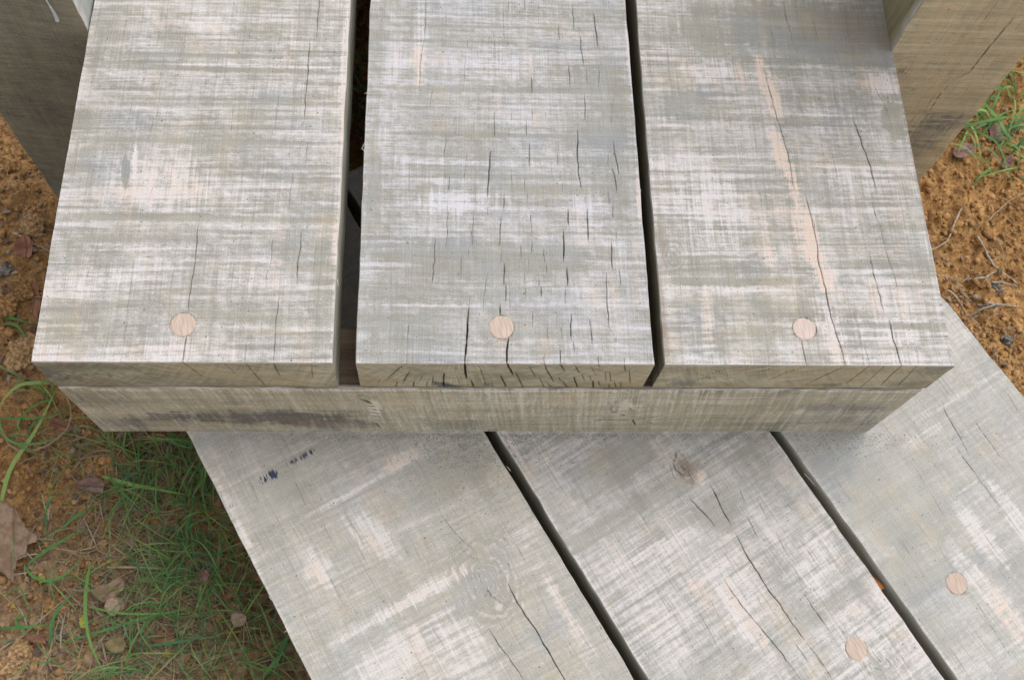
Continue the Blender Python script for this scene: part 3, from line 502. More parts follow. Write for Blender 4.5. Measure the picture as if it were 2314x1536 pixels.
# ------------------------------------------------------------------ materials shared
M_side = mat_side('plank_side_wood', 1.0, (.25, .24, .195), (.52, .50, .43))
M_side_low = mat_side('plank_side_pale_wood', 3.0, (.30, .29, .24), (.50, .48, .42))
M_side_shaded = mat_side('plank_side_shaded_wood', 2.0, (.115, .10, .07), (.26, .235, .175))  # shade of the gap face turned from the sun, put into the colour
M_plug = mat_simple('pale_plug_wood', (.47, .355, .285), (.63, .50, .42), 110, .8, (7, .8, 1), .0004, .3, .7)
M_plug_pink = mat_simple('pinkish_plug_wood', (.55, .43, .38), (.68, .56, .51), 110, .8, (7, .8, 1), .0004, .3, .7)

def plug(parent, x, y, r, m, zt=.00035, seed=0):
    n = 40; V = []; rs = np.random.default_rng(seed)
    rr = r * (1 + .012 * rs.normal(size=n))
    for k, (zz, f) in enumerate([(zt, .93), (zt - .0003, 1.0), (-.012, 1.0)]):
        for i in range(n):
            a = 2 * math.pi * i / n; V.append((rr[i] * f * math.cos(a), rr[i] * f * math.sin(a), zz))
    Fc = [np.arange(n)]
    for k in range(2):
        a = np.arange(n) + k * n; b = a + n; Fc.append(np.stack([a, b, np.roll(b, -1), np.roll(a, -1)], -1))
    Fc.append((np.arange(n) + 2 * n)[::-1])
    o = link_mesh('dowel_plug', V, Fc, [m], parent); o.location = (x, y, 0); o.rotation_euler = (.01, -.012, rs.uniform(-.3, .3)); return o

# ------------------------------------------------------------------ upper step
up = empty('wooden_step', (0, 0, 0))
tag(up, 'upper straight step of three weathered planks with pale round plugs', 'step', 'stacked timber steps')
XS = [(-.2090, -.0160), (0.0003, .2), (.2093, .4103)]
specs = [(C1, E1, B1, 1, dict(bias=-.15, skew=-.02, contrast=1.0), dict(rim=.5, burr=(.25, .6)), (413, 734)),
         (C2, E2, B2, 2, dict(bias=-.20, skew=.005, contrast=.95, grain=.9, fresh=(.63, .62, .665), dull=(.385, .387, .37), slate=(.31, .33, .36)), dict(rim=.4, burr=(.2, .45)), (1132.5, 739.5)),
         (C3, E3, B3, 3, dict(bias=-.14, skew=-.01, contrast=1.05, grain=1.25), dict(rim=.55, burr=(.2, .1)), (1817, 743))]
for (cr, en, bb, sd, mk, pk, pg), (x0, x1) in zip(specs, XS):
    face = mat_face('sawn_oak_face_%s' % 'abc'[sd - 1], sd * 3.1, **mk)
    end = mat_end('oak_end_grain_%s' % 'abc'[sd - 1], sd * 1.1, ((-.05, .06), (.065, .045), (.30, .07))[sd - 1])
    org = (x0, 0)
    px, py = bp(*pg, 0.0)
    W = x1 - x0
    eb = []
    if sd == 1: eb = [(.02, -.012, .035, .02, .35), (.06, -.035, .06, .012, .25), (.0, -.03, .02, .03, .35)]
    if sd == 2:
        for (zx, zy, rx, rz, am) in [(740, 1068, 14, 8, 1.1), (680, 1055, 14, 7, .9), (800, 1080, 20, 6, .9), (1010, 1062, 9, 6, .6), (590, 1085, 60, 3, .4)]:
            ex, ez = bpy_front(*zp(5, zx, zy)); eb.append((ex - x0, ez, rx * GW * 1.1, rz * GW * 2.2, am))
    if sd == 3:
        for (zx, zy, rx, rz, am) in [(1050, 1065, 30, 7, .6), (1550, 1060, 50, 10, .3), (1750, 960, 40, 14, .4), (600, 940, 50, 4, .5), (90, 1050, 30, 12, .5)]:
            ex, ez = bpy_front(*zp(6, zx, zy)); eb.append((ex - x0, ez, rx * GW * 1.1, rz * GW * 2.2, am))
    o = plank('plank', W, .62, T - .0026, [face, end, M_side if sd != 3 else M_side_shaded], tolocal(cr, org, 0, 0), bl(bb, org, 0, 0), endlocal(en, x0),
              dense=(0, .345), seed=sd, plugs=[(px - x0, py, .0084)], parent=up, end_blobs=eb, knots=[(*(np.array(bp(1522, 575, 0)) - (x0, 0)), .010, .014, .0030, .35, .12)] if sd == 3 else [], wedge=[(-.0008, .0014, .0, .0), (0, 0, .0008, -.0005), (-.0006, .0005, .0012, .0005)][sd - 1], **pk)
    o.location = (x0, 0, 0)
    plug(o, px - x0, py, (.0083, .0084, .0080)[sd - 1], (M_plug, M_plug, M_plug_pink)[sd - 1], seed=sd)

# bearer on edge below the planks: its outer face is the local top
def mat_beam():
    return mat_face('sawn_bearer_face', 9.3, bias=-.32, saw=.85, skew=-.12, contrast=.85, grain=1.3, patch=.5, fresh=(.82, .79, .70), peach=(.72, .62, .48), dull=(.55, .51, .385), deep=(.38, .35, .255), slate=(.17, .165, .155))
BX0, BX1 = -.2085, .4090
YB = -.0012
def on_beam(u, v):
    x, z = bpy_front(u, v, YB); return (-T - z, x - BX0)      # local x is downwards, local y along
bc = []
for zz, wd, pts in [(5, 1.8, [(1690, 1310), (1760, 1298), (1860, 1300), (1970, 1297)]), (5, 1.0, [(1970, 1297), (2080, 1280), (2150, 1270)]), (5, 1.8, [(1968, 1297), (1980, 1335)]), (5, 1.0, [(1480, 1305), (1640, 1315), (1700, 1310)]),
                    (5, 2.0, [(1830, 1252), (1862, 1240)]), (5, 1.8, [(1890, 1262), (1918, 1272)]), (5, 1.6, [(1940, 1215), (1960, 1235)]), (5, 1.2, [(2050, 1310), (2110, 1325)]), (5, 1.0, [(2000, 1295), (2270, 1295)]), (5, .8, [(560, 1300), (760, 1305), (1000, 1300)]),
                    (5, 2.2, [(175, 1135), (215, 1140)]), (5, 2.2, [(180, 1160), (250, 1185)]), (5, 2.2, [(215, 1180), (270, 1195)]), (5, 2.2, [(225, 1205), (290, 1210)]), (5, 2.0, [(240, 1225), (300, 1240)]), (5, 2.0, [(255, 1245), (315, 1262)]), (5, 2.0, [(270, 1270), (320, 1280)]), (5, 1.8, [(275, 1300), (325, 1302)]), (5, 1.4, [(290, 1325), (320, 1350)]),
                    (6, 1.0, [(100, 1290), (300, 1285), (560, 1300)]), (6, .9, [(0, 1295), (100, 1288)]), (6, .9, [(900, 1310), (1200, 1318)]), (4, .9, [(500, 1265), (760, 1255)]), (4, .9, [(820, 1180), (1400, 1200)])]:
    bc.append(([on_beam(*zp(zz, a, b)) for a, b in pts], wd * GW * (4.2 if abs(pts[0][0] - pts[-1][0]) > abs(pts[0][1] - pts[-1][1]) else 2.0)))
bb = []
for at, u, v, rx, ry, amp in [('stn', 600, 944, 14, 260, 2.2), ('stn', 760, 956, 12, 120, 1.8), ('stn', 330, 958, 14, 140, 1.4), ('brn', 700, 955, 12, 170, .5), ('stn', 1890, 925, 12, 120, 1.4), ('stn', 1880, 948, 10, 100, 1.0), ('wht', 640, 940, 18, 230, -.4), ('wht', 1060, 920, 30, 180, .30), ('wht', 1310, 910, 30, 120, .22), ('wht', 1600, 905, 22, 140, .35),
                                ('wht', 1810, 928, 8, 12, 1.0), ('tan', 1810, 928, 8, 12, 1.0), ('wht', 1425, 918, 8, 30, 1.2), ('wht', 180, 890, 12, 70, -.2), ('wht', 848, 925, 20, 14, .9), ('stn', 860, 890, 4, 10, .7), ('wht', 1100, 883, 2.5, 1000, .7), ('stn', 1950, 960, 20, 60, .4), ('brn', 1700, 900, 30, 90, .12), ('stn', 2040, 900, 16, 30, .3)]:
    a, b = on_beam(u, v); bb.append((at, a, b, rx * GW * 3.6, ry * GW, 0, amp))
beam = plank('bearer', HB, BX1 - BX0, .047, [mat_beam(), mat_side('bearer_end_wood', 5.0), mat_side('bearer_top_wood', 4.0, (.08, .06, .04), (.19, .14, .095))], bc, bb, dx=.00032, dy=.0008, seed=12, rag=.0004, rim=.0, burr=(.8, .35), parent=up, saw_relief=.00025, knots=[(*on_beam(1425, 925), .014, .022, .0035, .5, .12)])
beam.matrix_local = Matrix(((0, 1, 0, BX0), (0, 0, -1, YB), (-1, 0, 0, -T), (0, 0, 0, 1)))
b2 = plank('bearer', HB, BX1 - BX0, .047, [mat_simple('plain_bearer_wood', (.16, .14, .10), (.28, .25, .19), 30, stretch=(8, 1, 1))] * 3, dx=.01, dy=.01, seed=13, parent=up)
b2.matrix_local = Matrix(((0, 1, 0, BX0), (0, 0, -1, .55), (-1, 0, 0, -T), (0, 0, 0, 1)))

for nm, x0_, y0_, hh_, L_ in [('side_board', BX0, .050, HB - .002, .112), ('side_board', BX0, .166, -ZG - T + .05, .383), ('side_board', BX1 - .047, .050, HB - .002, .499)]:
    sb_ = plank(nm, hh_, L_, .045, [bpy.data.materials['plain_bearer_wood']] * 3, dx=.01, dy=.01, seed=16, parent=up)
    sb_.matrix_local = Matrix(((0, 0, 1, x0_ + .045), (0, 1, 0, y0_), (-1, 0, 0, -T - .0004), (0, 0, 0, 1)))
rb_ = plank('back_board', -ZG - ZL * 0 - T + .05, BX1 - BX0, .02, [bpy.data.materials['plain_bearer_wood']] * 3, dx=.01, dy=.01, seed=17, parent=up)
rb_.matrix_local = Matrix(((0, 1, 0, BX0), (0, 0, -1, .600), (-1, 0, 0, -T - .0004), (0, 0, 0, 1)))

# ------------------------------------------------------------------ lower, turned step
nrm = np.array([math.cos(TH), math.sin(TH)]); drc = np.array([-math.sin(TH), math.cos(TH)])
S0, S1 = -.56, .22
lo0 = -.1256 * nrm + S0 * drc
low = empty('wooden_step', (float(lo0[0]), float(lo0[1]), ZL), TH)
tag(low, 'lower angled step of grey planks, partly under the straight step', 'step', 'stacked timber steps')
KL = GW * 1.13
NL = [(0.0, .2036), (.2132, .4075), (.4164, .6158)]
lspecs = [(CA, BA, 4, dict(bias=-.34, saw=.62, skew=.06, grain=.9, contrast=.8, patch=.6, fresh=(.68, .65, .635), dull=(.45, .435, .39), deep=(.37, .36, .315), slate=(.35, .37, .39)), None),
          (CB, BB, 5, dict(bias=-.12, saw=.9, skew=-.03, grain=1.2, contrast=.9, patch=.8, fresh=(.69, .66, .66), dull=(.44, .43, .395), deep=(.34, .335, .305)), (1935, 1465)),
          (CC, BC, 6, dict(bias=-.30, saw=.6, skew=.02, grain=.9, contrast=.8, patch=.5, fresh=(.68, .655, .64), dull=(.47, .465, .43), deep=(.39, .385, .355)), (2161, 1318))]
for (cr, bb_, sd, mk, pg), (n0, n1) in zip(lspecs, NL):
    org = lo0 + n0 * nrm
    face = mat_face('sawn_oak_face_%s' % 'defghi'[sd - 4], sd * 3.1, **mk)
    pl = []
    if pg:
        p = np.array(bp(*pg, ZL)) - org; pl = [(float(p @ nrm), float(p @ drc), .0083)]
    kn = []
    for ku, kv, ra, rbk, per, wh, br in {4: [(1100, 1307, .026, .034, .0050, 1.0, .02)], 5: [(1548, 1060, .011, .017, .0030, .35, .20), (1990, 1480, .030, .05, .008, .28, 0)], 6: []}[sd]:
        p = np.array(bp(ku, kv, ZL)) - org; kn.append((float(p @ nrm), float(p @ drc), ra, rbk, per, wh, br))
    o = plank('plank', n1 - n0, S1 - S0, T, [face, M_side_low, M_side_low], tolocal(cr, org, TH, ZL, KL), bl(bb_, org, TH, ZL, KL), dense=(.12, .66), dy=.0016, dx=.0005, seed=sd, rag=.0006, plugs=pl, parent=low, burr=(.9 if sd == 5 else .5, .25), rim=.2, rows=10, knots=kn)
    o.location = (n0, 0, 0)
    for q in pl: plug(o, q[0], q[1], .0083, M_plug, seed=sd)
for yy in (.03, .70):
    b = plank('bearer', .11, .612, .047, [bpy.data.materials['plain_bearer_wood']] * 3, dx=.01, dy=.01, seed=15, parent=low)
    b.matrix_local = Matrix(((0, 1, 0, .001), (0, 0, -1, yy), (-1, 0, 0, -T - .0005), (0, 0, 0, 1)))

# ------------------------------------------------------------------ posts
def mat_post(name, seed, **k): return mat_face(name, seed, **k)
def post(name, x0, yf, wdt, mats, cracks=(), blobs=(), seed=0, top=.30):
    z0 = ZG - .08
    o = plank(name, wdt, top - z0, wdt * .98, mats, cracks, blobs, dense=(.22, top - z0), dx=.0009, dy=.0011, seed=seed, rag=.0006, burr=(.5, .6), saw_relief=.0002, rows=12)
    o.matrix_world = Matrix(((1, 0, 0, x0), (0, 0, -1, yf), (0, 1, 0, z0), (0, 0, 0, 1)))
    return o
PYR, PYL = .2655, .2675
def on_post(u, v, x0, yf):
    x, z = bpy_front(u, v, yf); return (x - x0, z - (ZG - .08))
RX0 = .4103 + .0006
rc = []
for wd, pts in [(2.6, [(2292, 40), (2255, 85), (2225, 120), (2190, 165), (2160, 178)]), (1.4, [(2150, 185), (2120, 220), (2095, 262), (2060, 305)]), (1.1, [(2300, 28), (2275, 60)]), (1.2, [(2255, 8), (2220, 50), (2210, 80)]), (1.0, [(2110, 215), (2085, 260)]), (1.0, [(2185, 25), (2170, 50)])]:
    rc.append(([on_post(a, b, RX0, PYR) for a, b in pts], wd * GW * 1.3))
rb = []
for at, u, v, rx, ry, amp in [('stn', 2140, 275, 60, 16, 1.5), ('stn', 2090, 300, 60, 26, 1.6), ('stn', 2060, 350, 50, 30, 1.4), ('ink', 2040, 160, 12, 5, .5), ('ink', 2175, 82, 6, 3, .5), ('ink', 2130, 97, 4, 3, .45), ('ink', 2058, 202, 16, 3, .35), ('stn', 2245, 150, 20, 10, .5), ('stn', 2260, 215, 20, 14, .4), ('ink', 2143, 28, 2, 2, .6), ('wht', 2290, 60, 10, 20, .35), ('ink', 2115, 100, 3, 2, .5)]:
    a, b = on_post(u, v, RX0, PYR); rb.append((at, a, b, rx * GW * 1.2, ry * GW * 2.6, 0, amp))
MP_R = mat_face('post_face_tan', 21.0, bias=-.20, saw=1.0, skew=0.0, contrast=.8, grain=.8, patch=.5, fresh=(.78, .68, .48), peach=(.76, .63, .42), dull=(.63, .54, .37), deep=(.45, .385, .26), slate=(.15, .155, .145))
MP_L = mat_face('post_face_dark', 24.0, bias=-.45, saw=.35, skew=.3, contrast=.55, grain=.9, patch=.8, fresh=(.45, .43, .34), peach=(.37, .32, .24), dull=(.285, .272, .21), deep=(.175, .172, .14), slate=(.105, .115, .105))
M_postside_shaded = mat_side('post_side_olive_shaded', 7.0, (.19, .165, .095), (.34, .30, .19))  # right post: shade on its inner face is painted into this darker colour
M_postside_lit = mat_side('post_side_grey_lit', 8.0, (.30, .31, .30), (.42, .43, .42))  # left post: sunward inner face, its light painted in as a paler colour
pr_ = post('timber_post', RX0, PYR, .1085, [MP_R, M_postside_shaded, M_postside_shaded], rc, rb, 31)
tag(pr_, 'tan timber post with a long dark crack right of the upper step', 'post')
LXR = -.2108
lb = []
for at, u, v, rx, ry, amp in [('wht', 60, 350, 80, 70, -.3), ('wht', 60, 40, 70, 40, .2), ('tan', 120, 130, 60, 60, .3)]:
    a, b = on_post(u, v, LXR - .107, PYL); lb.append((at, a, b, rx * GW * 1.2, ry * GW * 2.6, 0, amp))
pl_ = post('timber_post', LXR - .107, PYL, .107, [MP_L, M_postside_lit, M_postside_lit], (), lb, 33)
tag(pl_, 'dark timber post with a white drip left of the upper step', 'post')

# tube helper
def tube_arrays(pts, rads, n=6):
    pts = np.asarray(pts, float); V = []; Fc = []
    for i, p in enumerate(pts):
        t = pts[min(i + 1, len(pts) - 1)] - pts[max(i - 1, 0)]; t /= np.linalg.norm(t) + 1e-9
        a = np.cross(t, (0.02, .1, 1)); a /= np.linalg.norm(a) + 1e-9; b = np.cross(t, a)
        for k in range(n):
            g = 2 * math.pi * k / n; V.append(p + rads[i] * (math.cos(g) * a + math.sin(g) * b))
    for i in range(len(pts) - 1):
        for k in range(n): Fc.append((i * n + k, i * n + (k + 1) % n, (i + 1) * n + (k + 1) % n, (i + 1) * n + k))
    return V, Fc
def join_tubes(name, tubes, mat, parent=None):
    V = []; Fc = []
    for pts, rads in tubes:
        v, f = tube_arrays(pts, rads); b = len(V); V += v; Fc += [tuple(i + b for i in q) for q in f]
        Fc_end = None
    me = bpy.data.meshes.new(name); me.from_pydata([tuple(map(float, v)) for v in V], [], Fc); me.materials.append(mat)
    me.polygons.foreach_set('use_smooth', np.ones(len(me.polygons), bool)); me.update()
    o = bpy.data.objects.new(name, me); scene.collection.objects.link(o)
    if parent: o.parent = parent
    return o
# white drip on the left post's face
def lp(u, v, off=.0005):
    x, z = bpy_front(u, v, PYL); return np.array((x, PYL - off, z))
M_drip = mat_simple('white_resin', (.55, .58, .62), (.74, .76, .80), 200, .5)
drip_pts = [lp(98, -18), lp(106, 2), (lp(113, 12) + lp(117, 20)) / 2, lp(122, 28), lp(127, 38), lp(130, 46)]
dr = join_tubes('drip_mark', [(drip_pts, [.0006, .0008, .001, .0013, .0014, .0017])], M_drip)
dr.parent = pl_; dr.matrix_parent_inverse = pl_.matrix_world.inverted()

# ------------------------------------------------------------------ ground
def axis(lo, hi, step, far):
    a = list(np.arange(lo, hi, step)); s = step; v = a[-1]; r = []
    while v < far: s *= 1.35; v += s; r.append(v)
    s = step; v = a[0]; l = []
    while v > -far: s *= 1.35; v -= s; l.append(v)
    return np.array(l[::-1] + a + r)
def clods(X, Y):
    z = (fbm(X * 5, Y * 5, 3, 3) - .5) * .030
    h = z
    wx = X + (fbm(X * 60, Y * 60, 8, 2) - .5) * .010; wy = Y + (fbm(X * 60, Y * 60, 9, 2) - .5) * .010
    for sc, am, sd in ((22, .015, 1), (48, .010, 2), (95, .0062, 3), (190, .0032, 4)):
        d, i = worley(wx * sc, wy * sc, sd)
        dens = vnoise(X * 9 + sd * 3, Y * 9, 60 + sd)
        k = np.clip(1 - d / .62, 0, 1) ** .6 * np.clip((i - (.62 if sc < 30 else .35)) * 3, 0, 1) * np.clip(dens * 1.6 + .05, .3, 1)
        h = h + am * k
    h = h + (fbm(X * 260, Y * 260, 12, 2) - .5) * .0016
    return ZG - .006 + h
gxs = axis(-.52, .94, .0019, 60); gys = axis(-.24, .74, .0019, 60)
GX, GY = np.meshgrid(gxs, gys, indexing='ij')
near = np.clip(1 - (np.hypot(GX - .2, GY - .2) - 1.0) / 2, 0, 1)
GZ = (clods(GX, GY) - ZG) * near + ZG
gi = np.arange(GX.size).reshape(GX.shape)
gq = np.stack([gi[:-1, :-1], gi[1:, :-1], gi[1:, 1:], gi[:-1, 1:]], -1).reshape(-1, 4)
def ground_z(x, y):
    x = np.atleast_1d(np.asarray(x, float)); y = np.atleast_1d(np.asarray(y, float))
    return clods(x, y)
g = NG('clay_soil'); P = g.coord(); X, Y, Z = g.sep(P)
def n3(sc, d=3, r=.6): return g.noise(P, d, r, sc)
c = g.mix(g.ss(g.wsum([(n3(55, 4), 1.3), (n3(420, 2), 1.0), (n3(12), .6)]), -.35, .4), (.25, .13, .05), (.66, .37, .14))
dull_ = g.mix(g.ss(n3(130, 3), .35, .62), (.17, .12, .08), (.44, .315, .20))
lft = g.ss(g.math('ADD', g.math('MULTIPLY_ADD', X, -1.0, 0.0), g.math('MULTIPLY', n3(9), .35)), .40, .62, 0.0, .25)
lowm = g.ss(g.math('ADD', g.math('MULTIPLY', Y, -1.0), g.math('MULTIPLY', n3(14), .30)), .13, .24, 0, .75)
c = g.mix(lft, c, dull_); c = g.mix(lowm, c, dull_)
c = g.mix(g.ss(n3(34, 3, .6), .62, .70, 0, .7), c, (.48, .33, .19))
c = g.mix(g.ss(n3(90, 3, .6), .64, .70, 0, .8), c, (.075, .05, .035))
c = g.mix(g.ss(n3(700, 1), .66, .72, 0, .6), c, (.05, .035, .025))
g.l.new(c, g.b.inputs['Base Color']); g.bump(g.wsum([(n3(330, 3), 1.2), (n3(900, 2), .8)]), .9, .0022); g.b.inputs['Roughness'].default_value = .95
M_soil = g.m
gr = link_mesh('ground', np.stack([GX, GY, GZ], -1).reshape(-1, 3), gq, [M_soil], smooth=True)
tag(gr, 'orange brown clay soil with clods around the steps', 'ground', kind='structure')

def ico():
    t = (1 + 5 ** .5) / 2
    v = np.array([(-1, t, 0), (1, t, 0), (-1, -t, 0), (1, -t, 0), (0, -1, t), (0, 1, t), (0, -1, -t), (0, 1, -t), (t, 0, -1), (t, 0, 1), (-t, 0, -1), (-t, 0, 1)], float)
    v /= np.linalg.norm(v[0])
    f = [(0, 11, 5), (0, 5, 1), (0, 1, 7), (0, 7, 10), (0, 10, 11), (1, 5, 9), (5, 11, 4), (11, 10, 2), (10, 7, 6), (7, 1, 8), (3, 9, 4), (3, 4, 2), (3, 2, 6), (3, 6, 8), (3, 8, 9), (4, 9, 5), (2, 4, 11), (6, 2, 10), (8, 6, 7), (9, 8, 1)]
    V = list(map(tuple, v)); cache = {}; F2 = []
    def mid(a, b):
        k = (min(a, b), max(a, b))
        if k not in cache:
            m = (np.array(V[a]) + np.array(V[b])); m /= np.linalg.norm(m); cache[k] = len(V); V.append(tuple(m))
        return cache[k]
    for a, b, c_ in f:
        x, y, z = mid(a, b), mid(b, c_), mid(c_, a); F2 += [(a, x, z), (b, y, x), (c_, z, y), (x, y, z)]
    return np.array(V), np.array(F2)
IV, IF = ico()
IV0 = IV[:12]; IF0 = np.array([(0, 11, 5), (0, 5, 1), (0, 1, 7), (0, 7, 10), (0, 10, 11), (1, 5, 9), (5, 11, 4), (11, 10, 2), (10, 7, 6), (7, 1, 8), (3, 9, 4), (3, 4, 2), (3, 2, 6), (3, 6, 8), (3, 8, 9), (4, 9, 5), (2, 4, 11), (6, 2, 10), (8, 6, 7), (9, 8, 1)])
def scatter_blobs(name, pos, size, mat, label, cat, flat=.75, rough=.22, IV=IV0, IF=IF0):
    n = len(pos); k = len(IV)
    jit = 1 + RNG.normal(0, rough, (n, k, 1)).clip(-.4, .5)
    sc = np.stack([size * RNG.uniform(.75, 1.3, n), size * RNG.uniform(.75, 1.3, n), size * flat * RNG.uniform(.7, 1.2, n)], -1)[:, None, :]
    V = IV[None] * jit * sc
    a = RNG.uniform(0, 6.28, n)[:, None]; x = V[..., 0] * np.cos(a) - V[..., 1] * np.sin(a); y = V[..., 0] * np.sin(a) + V[..., 1] * np.cos(a)
    V = np.stack([x, y, V[..., 2]], -1) + pos[:, None, :]
    Fc = (IF[None] + (np.arange(n) * k)[:, None, None]).reshape(-1, 3)
    at = {'rnd': np.repeat(RNG.uniform(0, 1, n), k)}
    o = link_mesh(name, V.reshape(-1, 3), Fc, [mat], smooth=True, attrs=at); tag(o, label, cat, kind='stuff'); return o
def in_boards(x, y):
    """True where the lower step covers the ground (stuff is not needed there)"""
    s = (x * drc[0] + y * drc[1]); n = x * nrm[0] + y * nrm[1]
    return (s > S0) & (s < S1 - .02) & (n > -.09) & (n < .46)
g = NG('soil_crumb_clay'); P = g.coord(); r_ = g.attr('rnd')
c = g.mix(r_, (.30, .165, .07), (.62, .36, .15)); c = g.mix(g.ss(r_, .93, .94), c, (.09, .06, .045)); c = g.mix(g.ss(r_, .96, .965), c, (.36, .30, .24))
c = g.mix(g.ss(g.noise(P, 3, .6, 300), .35, .65, 0, .5), c, (.16, .09, .04)); g.l.new(c, g.b.inputs['Base Color']); g.bump(g.noise(P, 3, .6, 700), .7, .001); g.b.inputs['Roughness'].default_value = .95
M_crumb = g.m
N = 80000
x = RNG.uniform(-.50, .90, N); y = RNG.uniform(-.24, .72, N); keep = ~in_boards(x, y) & ((x < -.1) | (x > .30) | (y > .2))
keep &= vnoise(x * 14, y * 14, 77) + RNG.uniform(-.3, .3, N) > .36
x, y = x[keep], y[keep]; sz = np.minimum(.0006 + RNG.exponential(.0008, len(x)), .0055)
scatter_blobs('soil_crumbs', np.stack([x, y, ground_z(x, y) + sz * .35], -1), sz, M_crumb, 'loose orange clay crumbs scattered over the soil', 'soil')

# ------------------------------------------------------------------ grass and straw
def ribbons(name, blades, mat, label, cat):
    """blades: list of (pts (k,3), half width, rnd)"""
    V = []; Fc = []; rr = []; vv = []
    for pts, hw, rd in blades:
        pts = np.asarray(pts, float); k = len(pts); b = len(V)
        t = np.gradient(pts, axis=0); t /= np.linalg.norm(t, axis=1)[:, None] + 1e-9
        tw = rd * 5.0
        up_ = np.array([.25 * math.cos(tw * 9), .25 * math.sin(tw * 9), 1.0])
        sd = np.cross(t, up_); sd /= np.linalg.norm(sd, axis=1)[:, None] + 1e-9; nn = np.cross(sd, t)
        for i in range(k):
            u = i / (k - 1); w_ = hw * (min(1, .55 + u * 2.2) * (1 - max(0, (u - .35) / .65) ** 1.7) + .03)
            V += [pts[i] - sd[i] * w_ + nn[i] * w_ * .35, pts[i], pts[i] + sd[i] * w_ + nn[i] * w_ * .35]; rr += [rd] * 3; vv += [u] * 3
            if i < k - 1:
                q = b + i * 3; Fc += [(q, q + 1, q + 4, q + 3), (q + 1, q + 2, q + 5, q + 4)]
    o = link_mesh(name, np.array(V), np.array(Fc), [mat], smooth=True, attrs={'rnd': rr, 'along': vv})
    tag(o, label, cat, kind='stuff'); return o
def blade(x, y, L, hd, lift, hw, curl=.6, rd=None, n=8, droop=1.0):
    rd = random.random() if rd is None else rd
    pts = []; px, py = x, y; z0 = float(ground_z(x, y)[0]); h = hd
    for i in range(n):
        u = i / (n - 1); pts.append((px, py, z0 + lift * math.sin(min(1, u * 1.15) * math.pi * (.5 + .5 * droop)) * (1 if droop < 1 else 1) + .0015))
        px += math.cos(h) * L / n; py += math.sin(h) * L / n; h += curl / n
    return pts, hw, rd
def g_mat(name, cols, rough=.55, trans=.25):
    g = NG(name); r_ = g.attr('rnd'); al = g.attr('along'); q = g.n.new('ShaderNodeValToRGB'); e = q.color_ramp.elements
    e[0].position = 0; e[0].color = (*cols[0], 1); e[1].position = 1; e[1].color = (*cols[-1], 1)
    for i, c_ in enumerate(cols[1:-1]): k = e.new((i + 1) / (len(cols) - 1)); k.color = (*c_, 1)
    g.l.new(r_, q.inputs[0]); n_ = g.noise(g.coord(), 2, .6, 260)
    c_ = g.mix(g.ss(n_, .4, .7, 0, .35), q.outputs[0], cols[len(cols) // 2]); g.l.new(c_, g.b.inputs['Base Color']); g.b.inputs['Roughness'].default_value = rough
    if trans:
        t = g.n.new('ShaderNodeBsdfTranslucent'); g.l.new(c_, t.inputs[0]); m = g.n.new('ShaderNodeMixShader'); m.inputs[0].default_value = trans
        g.l.new(g.b.outputs[0], m.inputs[1]); g.l.new(t.outputs[0], m.inputs[2]); g.l.new(m.outputs[0], g.n['Material Output'].inputs[0])
    return g.m
M_grass = g_mat('green_grass_blade', [(.08, .20, .06), (.12, .29, .075), (.075, .22, .11), (.18, .36, .095), (.32, .45, .14), (.10, .25, .11)])
M_straw = g_mat('dry_straw_blade', [(.30, .21, .12), (.42, .33, .21), (.22, .15, .09), (.50, .42, .31), (.30, .24, .13)], .8, .1)
def gp(u, v): return bp(u, v, ZG + .004)
blades = []
def tuft(u, v, n, L, hw, spread=26, main=None, sp=3.14, lift=.02):
    for _ in range(n):
        x, y = gp(u + random.gauss(0, spread), v + random.gauss(0, spread))
        hd = random.uniform(-3.14, 3.14) if main is None else main + random.gauss(0, sp)
        LL = L * random.uniform(.5, 1.25)
        blades.append(blade(x, y, LL, hd, lift * random.uniform(.3, 1.3), hw * random.uniform(.5, 1.25), random.gauss(0, .8), droop=random.choice([.6, .8, 1.0])))
for _ in range(44):
    u = random.triangular(140, 660, 480); v = random.uniform(960, 1530)
    tuft(u, v, random.randint(4, 9), .06, .00045, 24)
for (u, v, n) in [(420, 1040, 22), (470, 1120, 22), (330, 1120, 16), (500, 1230, 20), (440, 1280, 16), (560, 1380, 14), (560, 1500, 22), (640, 1500, 18), (330, 1500, 14), (380, 1400, 12), (250, 1200, 10), (300, 1000, 14), (200, 940, 10), (240, 1050, 10), (100, 1210, 6), (180, 1330, 6), (40, 1450, 3), (500, 1010, 18)]:
    tuft(u, v, int(n * .75), .085, .00058, 34, random.choice([2.2, .6, 1.3, -.9, None]), .7, .03)
for _ in range(80):
    x, y = gp(random.triangular(150, 640, 470), random.uniform(960, 1536)); blades.append(blade(x, y, random.uniform(.05, .11), random.uniform(-3.14, 3.14), random.uniform(.006, .03), random.uniform(.0003, .0006), random.gauss(0, .5), random.uniform(.2, 1), n=10, droop=.8))
for (u, v, n) in [(2262, 310, 14), (2230, 270, 9), (2290, 210, 9), (2200, 240, 6), (2280, 380, 6), (2180, 300, 5), (2250, 160, 5)]:
    tuft(u, v, n, .075, .0013, 14, random.choice([2.4, -.9, .2, None]), .8, .02)
for (u, v, n) in [(822, 180, 8), (815, 230, 8), (825, 120, 6), (800, 300, 5), (60, 870, 4), (120, 900, 6), (95, 740, 1), (30, 1000, 4)]:
    tuft(u, v, n, .05, .001, 14)
